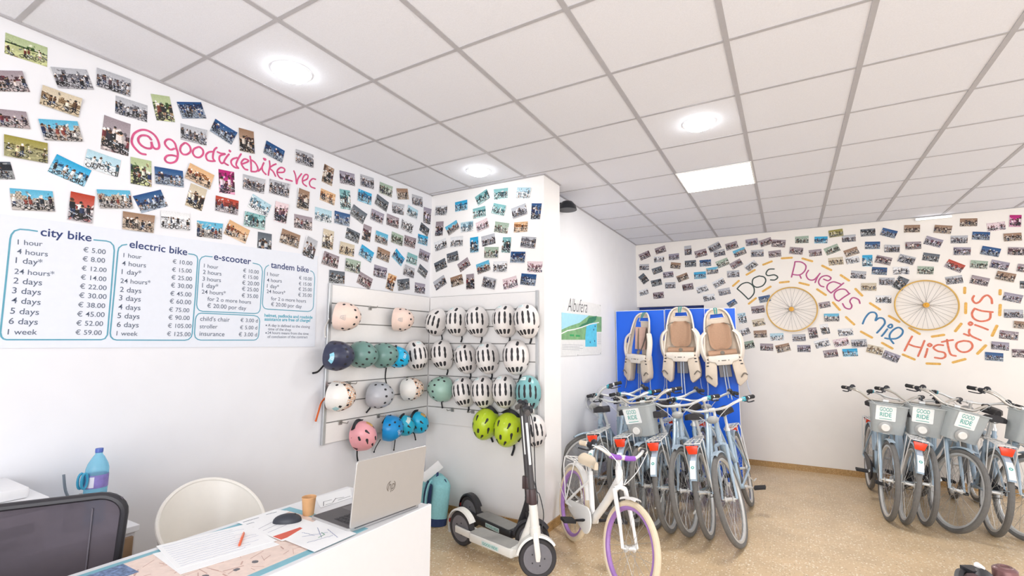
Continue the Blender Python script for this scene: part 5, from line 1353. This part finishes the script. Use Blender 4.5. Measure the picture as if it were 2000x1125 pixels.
PENINK = mat('pen_ink', 'a6acbf', .7); REDB = mat('print_red', 'd8604c', .6); MAPINK = mat('map_ink', 'c4a296', .6); MAPDK = mat('map_dark', '6d6a6e', .6)
# city-map desk mat
mx0, mx1, my0, my1 = 1.035, 1.568, -1.3, .33
t = thing('desk_mat', 'pink city map desk mat with teal border on the white desk', 'desk mat', ((mx0+mx1)/2, (my0+my1)/2, ZD))
cx, cy = (mx0+mx1)/2, (my0+my1)/2
MB().box((mx0-cx, my0-cy, 0), (mx1-cx, my1-cy, .0020)).obj('border', TEALB, t, smooth=False)
m = MB().box((mx0+.03-cx, my0+.03-cy, .0020), (mx1-.035-cx, my1-.04-cy, .0026)); m.mi = 1; R = random.Random(4)
for k in range(170):
    x = R.uniform(mx0+.06, mx1-.07)-cx; y = R.uniform(-.9, my1-.09)-cy; a = R.uniform(0, 2*PI); l = R.uniform(.02, .09)
    p = [(x, y), (x+l*math.cos(a), y+l*math.sin(a))]
    p = [(min(max(q[0], mx0+.04-cx), mx1-.05-cx), min(max(q[1], my0+.04-cy), my1-.06-cy)) for q in p]
    ribbon(m, p, R.choice([.0018, .003, .005]), .0004, T(0, 0, .0026))
m.obj('map', [PINKMAP, MAPINK], t, smooth=False)
m = MB()
for k in range(16):
    x = R.uniform(mx0+.2, mx1-.08)-cx; y = R.uniform(-.6, my1-.15)-cy; m.prism([(x+a*R.uniform(.6, 1), y+b*.7) for a, b in circle(.016, 8)], .0026, .0031)
m.obj('map_sights', MAPDK, t, smooth=False)
m = MB(); m.box((mx0+.03-cx, -.80-cy, .0026), (mx0+.15-cx, -.36-cy, .0032)); m.obj('map_river', mat('map_blue', '6f84a8', .6, 0, .5, 90), t, smooth=False)
def lines(t, loc, name, m, rows, w=.0022, wob=0):
    mb = MB(); R = random.Random(len(rows))
    for (a, b) in rows:
        n = 14 if wob else 1
        p = [loc(a[0]+(b[0]-a[0])*k/n, a[1]+(b[1]-a[1])*k/n+(R.uniform(-wob, wob) if wob else 0)) for k in range(n+1)]
        ribbon(mb, p, w, .0003, T(0, 0, .0012))
    mb.obj(name, m, t)
def between(q, k, n, f0=.06, f1=.94):
    A, B, C, D_ = [Vector(p) for p in q]; s = (k+1)/(n+1); a = A+(D_-A)*s; b = B+(C-B)*s
    return (tuple(a+(b-a)*f0), tuple(a+(b-a)*f1))
Q = [(298, 1082), (486, 1038), (546, 1064), (352, 1122)]
t, loc = flat('paper_sheet', 'lower white sheet under the handwritten page on desk', 'paper', PAPER, Q, ZD+.0035)
Q = [(305, 1067), (480, 1024), (541, 1056), (346, 1112)]
t, loc = flat('paper_sheet', 'handwritten white page under the orange pen', 'paper', PAPER, Q, ZD+.0052)
lines(t, loc, 'handwriting', PENINK, [between(Q, k, 11, .05, R.uniform(.7, .95)) for k in range(11)], .0016, .8)
Q = [(490, 1033), (548, 1000), (642, 1030), (551, 1057)]
t, loc = flat('leaflet', 'leaflet with a red band beside the computer mouse', 'leaflet', PAPER, Q, ZD+.0050)
mb = MB(); mb.prism([loc(*p) for p in ((533, 1048), (586, 1030), (600, 1036), (549, 1054))][::-1], .0012, .0018); mb.obj('red_band', REDB, t, smooth=False)
lines(t, loc, 'print_lines', mat('leaflet_ink', 'a9a7b4', .6), [between(Q, k, 6, .1, .6) for k in range(3)], .003)
Q = [(555, 1054), (618, 1016), (696, 1042), (614, 1078)]
t, loc = flat('leaflet', 'map leaflet nearest the laptop at the desk edge', 'leaflet', PAPER, Q, ZD+.0068)
lines(t, loc, 'route_lines', mat('route_grey', '9aa0b8', .6), [((590, 1048), (640, 1040)), ((600, 1060), (650, 1046)), ((620, 1030), (628, 1050)), ((640, 1034), (660, 1050)), ((590, 1040), (615, 1046))], .003, .5)
lines(t, loc, 'route_marks', mat('route_green', '6d9a80', .6), [((622, 1050), (634, 1044)), ((634, 1044), (628, 1040))], .004)
Q = [(462, 1020), (538, 995), (566, 999), (492, 1031)]
t, loc = flat('leaflet', 'plain white leaflet at the far desk edge by the white chair', 'leaflet', PAPER, Q, ZD+.0040)
lines(t, loc, 'print_lines', INK, [((475, 1020), (505, 1011)), ((482, 1024), (496, 1020)), ((520, 1005), (540, 1000))], .004, .3)
Q = [(616, 972), (684, 953), (688, 972), (626, 992)]
t, loc = flat('paper_sheet', 'small white sheet with black line drawing behind the paper cup', 'paper', PAPER, Q, ZD+.0012)
lines(t, loc, 'line_drawing', DARKM, [((632, 988), (632, 980)), ((632, 980), (648, 976)), ((650, 981), (656, 973)), ((655, 974), (672, 971)), ((660, 977), (684, 969)), ((636, 986), (650, 982))], .003)
# pen
a, b = at(467, 1066, 'z', ZD+.011), at(476, 1041, 'z', ZD+.011); d = (b-a)
t = thing('pen', 'orange pen lying on the handwritten page', 'pen', tuple((a+b)/2))
MB().tube([-d*.5, -d*.44, d*.42, d*.5], [.0014, .0048, .0048, .004], 10).obj('barrel', mat('pen_orange', 'e8683c', .35), t)
MB().tube([d*.1+Vector((0, 0, .0055)), d*.46+Vector((0, 0, .0062))], .0016, 6).obj('clip', mat('pen_clip', 'f3a080', .35), t)
# mouse
c = at(561, 1018, 'z', ZD+.008); a = at(537, 1020, 'z', ZD); b = at(586, 1016, 'z', ZD); dr = (b-a).normalized(); dr.z = 0
t = thing('computer_mouse', 'black computer mouse on the leaflets', 'mouse', (c.x, c.y, ZD+.0065), (0, 0, math.atan2(dr.y, dr.x)))
def ms(u, v):
    a = 2*PI*u; k = math.sin(PI/2*v); z = .034*math.cos(PI/2*v)**.8
    return (.060*k*math.cos(a)*(1), .036*k*math.sin(a)*(1+.12*math.cos(a)), z)
m = MB(); m.grid(ms, 28, 8); m.add([ms(i/28, 1) for i in range(28)], [tuple(range(27, -1, -1))]); m.obj('shell', mat('mouse_black', '30333c', .45), t)
MB().cyl((.03, -.003, .027), (.03, .003, .027), .006, n=12).obj('scroll_wheel', GRIP, t)
# paper cup
c = at(602, 1006, 'z', ZD)
t = thing('paper_cup', 'brown paper coffee cup beside the laptop', 'cup', (c.x, c.y, ZD))
KRAFT = mat('kraft_paper', 'd9a878', .8, 0, .05)
MB().lathe([(.0001, .003), (.022, .003), (.024, 0), (.031, .078), (.0325, .080), (.0318, .083), (.030, .080), (.0225, .006), (.0001, .006)], 32).obj('cup_body', KRAFT, t)
MB().lathe([(.0001, .066), (.0284, .066)], 24).obj('coffee', mat('coffee', '6d4630', .2), t)
# laptop
P0 = at(681, 1035, 'z', .766); P1 = at(820, 984, 'z', .766); dv = (P1-P0).normalized(); ov = Vector((dv.y, -dv.x, 0)); lw = (P1-P0).length
SILV = mat('laptop_silver', 'b9b7b6', .35, .35, .01); KEYD = mat('laptop_deck', '5d5a5c', .5, .2); KEYS = mat('laptop_keys', '3b393c', .55)
t = thing('laptop', 'open silver laptop seen from behind on the desk end', 'laptop', M=frame((P0.x, P0.y, ZD+.001), dv, -ov, (0, 0, 1)))
m = MB(); m.prism(rrect(lw, .275, .012, 3, lw/2, .1395), 0, .016); bs = m.obj('base', SILV, t, bevel=.002, seg=1)
MB().prism(rrect(lw-.01, .262, .01, 3, lw/2, .1395), .016, .0168).obj('deck', KEYD, bs, smooth=False)
m = MB()
for j in range(5):
    for i in range(14):
        x = .035+i*(lw-.09)/13; y = .045+j*.0225; m.box((x, y, .0168), (x+.019, y+.0185, .0188))
m.obj('keyboard', KEYS, bs, bevel=.001, seg=1)
MB().prism(rrect(.12, .075, .004, 2, lw/2, .215), .0168, .0173).obj('touchpad', mat('touchpad', '6c696b', .4), bs, smooth=False)
ph = D(6); lid = T(0, 0, .016) @ RX(ph) 
m = MB(); m.prism(rrect(lw, .282, .012, 4, lw/2, .143), 0, .008, lid @ frame((0, 0, 0), (1, 0, 0), (0, 0, 1), (0, -1, 0))); ld = m.obj('lid', SILV, t, bevel=.002, seg=1)
MB().prism(rrect(lw-.02, .262, .004, 2, lw/2, .146), -.001, .0, lid @ frame((0, 0, 0), (1, 0, 0), (0, 0, 1), (0, -1, 0))).obj('screen', mat('screen_glass', '15171c', .15), ld, smooth=False)
lf = lid @ frame((lw/2, -.008, .135), (1, 0, 0), (0, 0, 1), (0, -1, 0))
m = MB(); text_box(m, 'hp', .040, lf, .0008, 0, -.002, .28, 0, .050); ribbon(m, [(.024*math.cos(D(a)), .024*math.sin(D(a))) for a in range(105, 232, 9)], .003, .0008, lf); ribbon(m, [(.024*math.cos(D(a)), .024*math.sin(D(a))) for a in range(-75, 56, 9)], .003, .0008, lf); m.obj('lid_logo', mat('logo_grey', '86817e', .25, .5), ld)
m = MB(); m.cyl((.03, .0, .017), (lw-.03, 0, .017), .006, n=10); m.obj('hinge', KEYD, t)

# ------------------------------------------------------------------ chairs and the cabinet behind the desk
MESHM = clear_mat('chair_mesh', '6f6770', .6, .9); CHB = mat('chair_black', '2b292e', .5)
TR = Vector((.86, -.262, .955)); TL = Vector((.585, -.735, .955)); dv = (TR-TL).normalized(); nv = Vector((dv.y, -dv.x, 0)); w = (TR-TL).length
t = thing('office_chair', 'black mesh-backed office chair behind the desk', 'chair', M=frame(((TR.x+TL.x)/2, (TR.y+TL.y)/2, 0), dv, -nv, (0, 0, 1)))
# local: x along the back, -y towards the room, z up
hw_ = w/2
def bk(u, v, d=0):   # u 0..1 left to right, v 0..1 bottom to top
    z = .50+.455*v; x = (2*u-1)*(hw_-.012)*(1-.10*(1-v)); return (x, .05*(1-(2*u-1)**2)-.04*(v-.4)**2+d-.05*v, z)
ring = rrect(1, 1, .16, 6, .5, .5)
MB().tube([bk(a, b) for a, b in ring], .013, 8, closed=True, flat=1.3).obj('back_frame', CHB, t)
m = MB(); m.grid(lambda u, v: bk(.02+.96*u, .02+.96*v), 20, 16); m.obj('mesh_back', MESHM, t)
for u_ in (.80, .14): MB().tube([bk(u_, b/10, -.004) for b in range(1, 10)], .003, 6).obj('seam', mat('seam_grey', '6d6870', .6), t)
def st_(u, v): return ((2*u-1)*.24*(1-.15*v**4), -.02-.46*v, .475+.03*math.cos((2*u-1)*1.3)-.04*v**5)
m = MB(); m.grid(st_, 14, 12); n = len(m.v); m.grid(lambda u, v: (st_(u, 1-v)[0]*.95, st_(u, 1-v)[1], .43), 14, 12); m.box((-.2, -.44, .42), (.2, -.05, .455)); m.obj('seat', CHB, t)
m = MB(); m.tube(smooth_path([(0, -.2, .42), (0, .03, .42), (0, .09, .5), (0, .06, .66)]), .022, 8); m.obj('back_support', CHB, t)
m = MB(); m.cyl((0, -.24, .42), (0, -.24, .12), .026, n=12); m.obj('gas_lift', CHROME, t)
for k in range(5):
    a = 2*PI*k/5+.3; e = Vector((.29*math.cos(a), -.24+.29*math.sin(a), .075))
    l = MB().tube([(0, -.24, .13), (e.x*.5, -.24+(e.y+.24)*.5, .11), e], [.026, .022, .016], 8).obj('leg', CHB, t)
    m = MB(); m.cyl((e.x-.012*math.sin(a), e.y+.012*math.cos(a), .028), (e.x+.012*math.sin(a), e.y-.012*math.cos(a), .028), .028, n=14); m.cyl(e, (e.x, e.y, .04), .008, n=8); m.obj('caster', CHB, l)
# white tub chair
t = thing('tub_chair', 'white plastic tub chair between the desk and the left wall', 'chair', (.66, .185, 0), (0, 0, D(-14)))
CHW = mat('chair_white', 'f1ece3', .35, 0, .01)
def tub(u, v, k=0.0):
    """u round the back from arm to arm, v from the seat to the rim"""
    a = D(-128+256*u); back = .5+.5*math.cos(a)
    top = .545+.265*back**1.25; r = (.17+.045*v**.7+.015*back*v)-k
    z = .445+(top-.445)*v
    return (-r*math.cos(a)*1.02-.03*back*v-.0, r*math.sin(a)*1.06, z)
m = MB(); m.grid(lambda u, v: tub(u, v), 40, 12); m.grid(lambda u, v: tub(1-u, v, .012), 40, 12); m.obj('shell', CHW, t)
rim = [tub(i/40, 1, .006) for i in range(41)]; rim = [tub(0, 0, .006), tub(0, .5, .006)]+rim+[tub(1, .5, .006), tub(1, 0, .006)]
MB().tube(rim, .0095, 8).obj('rim', CHW, t)
m = MB(); m.prism([(x*.185+.01, y*.185) for x, y in circle(1, 32)], .425, .450); m.obj('seat', CHW, t, bevel=.008)
m = MB(); m.prism([(x*.16+.01, y*.16) for x, y in circle(1, 32)], .4505, .472); m.obj('seat_cushion', mat('cushion_cream', 'e8e0d2', .8), t, bevel=.008)
WOOD = mat('leg_beech', 'c8a274', .5, 0, .1, 20)
for sx in (-1, 1):
    for sy in (-1, 1): MB().tube([(sx*.12, sy*.12, .43), (sx*.21, sy*.21, .0)], [.016, .010], 10).obj('leg', WOOD, t)
# low cabinet with printer, bottle, pens
t = thing('low_cabinet', 'low white cabinet against the left wall behind office chair', 'cabinet', (.31, -.62, 0))
ct = .70
MB().box((-.19, -.58, .02), (.185, .535, ct-.03)).obj('body', DESK, t, bevel=.002, seg=1)
MB().box((-.195, -.59, ct-.028), (.20, .545, ct)).obj('cabinet_top', DESK, t, bevel=.002, seg=1)
BRN = mat('drawer_wood', 'a08468', .5, 0, .12, 14)
for k in range(3):
    y0 = -.56+k*.364
    d_ = MB().box((.185, y0+.004, .05), (.200, y0+.356, ct-.045)).obj('door', BRN, t, bevel=.002, seg=1)
    MB().tube([(.20, y0+.05, .5), (.222, y0+.05, .5), (.222, y0+.05, .6), (.20, y0+.05, .6)], .005, 6).obj('handle', ALU, d_)
t = thing('printer', 'white printer at the left edge on the low cabinet', 'printer', (.31, -.70, ct))
PRW = mat('printer_white', 'eeeef0', .4, 0, .01)
MB().box((-.17, -.22, 0), (.17, .30, .155)).obj('body', PRW, t, bevel=.012)
MB().box((-.175, -.225, .157), (.165, .305, .205)).obj('lid', PRW, t, bevel=.014)
MB().box((-.165, -.2, .205), (.12, .25, .25)).obj('paper_feeder', PRW, t, bevel=.012)
MB().box((.12, -.18, .075), (.176, .26, .115)).obj('paper_slot', mat('printer_dark', '5a565c', .5), t, bevel=.003)
MB().box((.15, -.14, .05), (.24, .21, .062)).obj('paper_tray', mat('printer_tray', '6f6a70', .5), t, bevel=.003)
p = at(192, 900, 'x', .30)
t = thing('water_bottle', 'large blue plastic water bottle on the cabinet by left wall', 'bottle', (.30, p.y, ct))
BB_ = clear_mat('bottle_blue', 'b4e6f6', .34, .08)
MB().lathe([(.0001, .004), (.035, 0), (.043, .008), (.044, .05), (.041, .056), (.044, .062), (.044, .085), (.041, .091), (.044, .097), (.044, .235), (.0435, .25), (.038, .272), (.024, .300), (.0145, .315), (.0135, .330)], 32).obj('bottle_body', BB_, t)
MB().lathe([(.0448, .165), (.0452, .167), (.0452, .222), (.0448, .224)], 32).obj('label_band', mat('bottle_label', '8a7cc0', .5, 0, .2, 30), t)
m = MB(); m.grid(lambda u, v: (.0456*math.cos(D(-75+45*u)), .0456*math.sin(D(-75+45*u)), .170+.048*v), 8, 2); m.obj('label_panel', mat('bottle_label_white', 'e8e6f2', .5), t)
MB().lathe([(.0001, .342), (.0145, .342), (.0155, .340), (.0155, .324), (.0135, .322)], 24).obj('cap', mat('cap_blue', '4a62b0', .4), t)
p = at(150, 958, 'x', .32)
t = thing('pen_cup', 'small pen cup behind the black chair back', 'pen cup', (.32, p.y, ct))
MB().lathe([(.0001, .003), (.036, .003), (.036, .10), (.034, .10), (.033, .006), (.0001, .006)], 24).obj('cup_body', mat('pen_cup_grey', 'b9bcc4', .4), t)
q = at(130, 926, 'x', .32)
t = thing('pen', 'curved grey pen sticking up left of the blue scissors', 'pen', (.32, p.y-.01, ct+.008))
MB().tube(smooth_path([(0, 0, 0), (0, -.004, .10), (-.0, (q.y-p.y)*.7, .17), (0, q.y-p.y, q.z-ct-.008)]), .0055, 8).obj('barrel', mat('pen_grey', '7d8894', .35, .3), t)
q = at(162, 938, 'x', .32)
t = thing('scissors', 'blue-handled scissors standing beside the water bottle', 'scissors', (.32, p.y+.012, ct+.008))
dy = q.y-p.y-.012; dz = q.z-ct-.008
MB().tube([(0, 0, 0), (0, dy*.5, dz*.72)], [.003, .006], 6).obj('blades', ALU, t)
m = MB()
for s in (-1, 1):
    m.tube([(.008*s, dy*.8+s*.004+.011*math.cos(2*PI*k/16), dz*.98+.034*math.sin(2*PI*k/16)) for k in range(16)], .0055, 8, closed=True)
m.obj('handles', mat('handle_blue', '3c9cc0', .4), t)

# ------------------------------------------------------------------ backpack in the alcove corner
LB = mat('backpack_blue', '93cfd4', .85, 0, .06, 50, .1); NB = mat('backpack_navy', '2c3c66', .85, 0, .08, 50, .1)
t = thing('backpack', 'light blue and navy backpack on the floor against the alcove wall', 'backpack', (.405, 2.235, 0), (D(-6), 0, D(-36)))
def pk(u, v):
    a = 2*PI*u; z = .385*v; k = 1-.10*abs(v-.42)**2-(.62*((v-.80)/.2)**2.2 if v > .8 else 0)
    x = math.copysign(abs(math.cos(a))**.55, math.cos(a)); y = math.copysign(abs(math.sin(a))**.6, math.sin(a))
    return (.165*k*x, .085*k*y, z+.004)
m = MB(); m.grid(pk, 40, 18); m.add([pk(i/40, 0) for i in range(40)], [tuple(range(39, -1, -1))]); m.add([pk(i/40, 1) for i in range(40)], [tuple(range(40))]); m.obj('bag_body', LB, t)
def pb(u, v): p = pk(u, v*.16); return (p[0]*1.012, p[1]*1.02, p[2]-.002)
m = MB(); m.grid(pb, 40, 4); m.obj('bottom_panel', NB, t)
m = MB(); m.grid(lambda u, v: ((2*u-1)*.128*(1-.1*abs(2*v-1)**3), -.090-.010*math.sin(PI*u)*math.sin(PI*v), .03+.30*v), 12, 10); m.obj('back_panel', NB, t)
for s in (-1, 1):
    m = MB(); m.tube(smooth_path([(s*.045, -.078, .345), (s*.062, -.105, .31), (s*.075, -.118, .22), (s*.080, -.112, .13), (s*.085, -.092, .05)]), .017, 8, flat=.35); m.obj('shoulder_strap', LB, t)
m = MB(); m.tube([(-.125, -.088, .17), (0, -.093, .168), (.125, -.088, .17)], .013, 8, flat=.3); m.obj('luggage_band', LB, t)
m = MB(); m.tube(smooth_path([(-.04, -.03, .372), (-.032, -.03, .408), (0, -.03, .422), (.032, -.03, .408), (.04, -.03, .372)]), .0065, 8, flat=1.6); m.obj('handle', NB, t)
m = MB(); m.tube(smooth_path([(.10, .02, .372), (.125, .03, .35), (.138, .03, .31)]), .006, 6); m.obj('zip', NB, t)
t = thing('paper_sheet', 'folded white paper tucked through the backpack handle', 'paper', M=frame(at(843, 921, 'y', 2.20), Vector((.68, .32, .62)).normalized(), Vector((-.56, -.32, .76)).normalized(), Vector((.68, .32, .62)).normalized().cross(Vector((-.56, -.32, .76)).normalized())))
m = MB(); m.grid(lambda u, v: ((u-.5)*.21, (v-.5)*.075, .010*math.sin(PI*v)), 4, 8); m.grid(lambda u, v: ((u-.5)*.21, (.5-v)*.075, -.002+.006*math.sin(PI*v)), 4, 8); m.obj('sheet', PAPER, t)
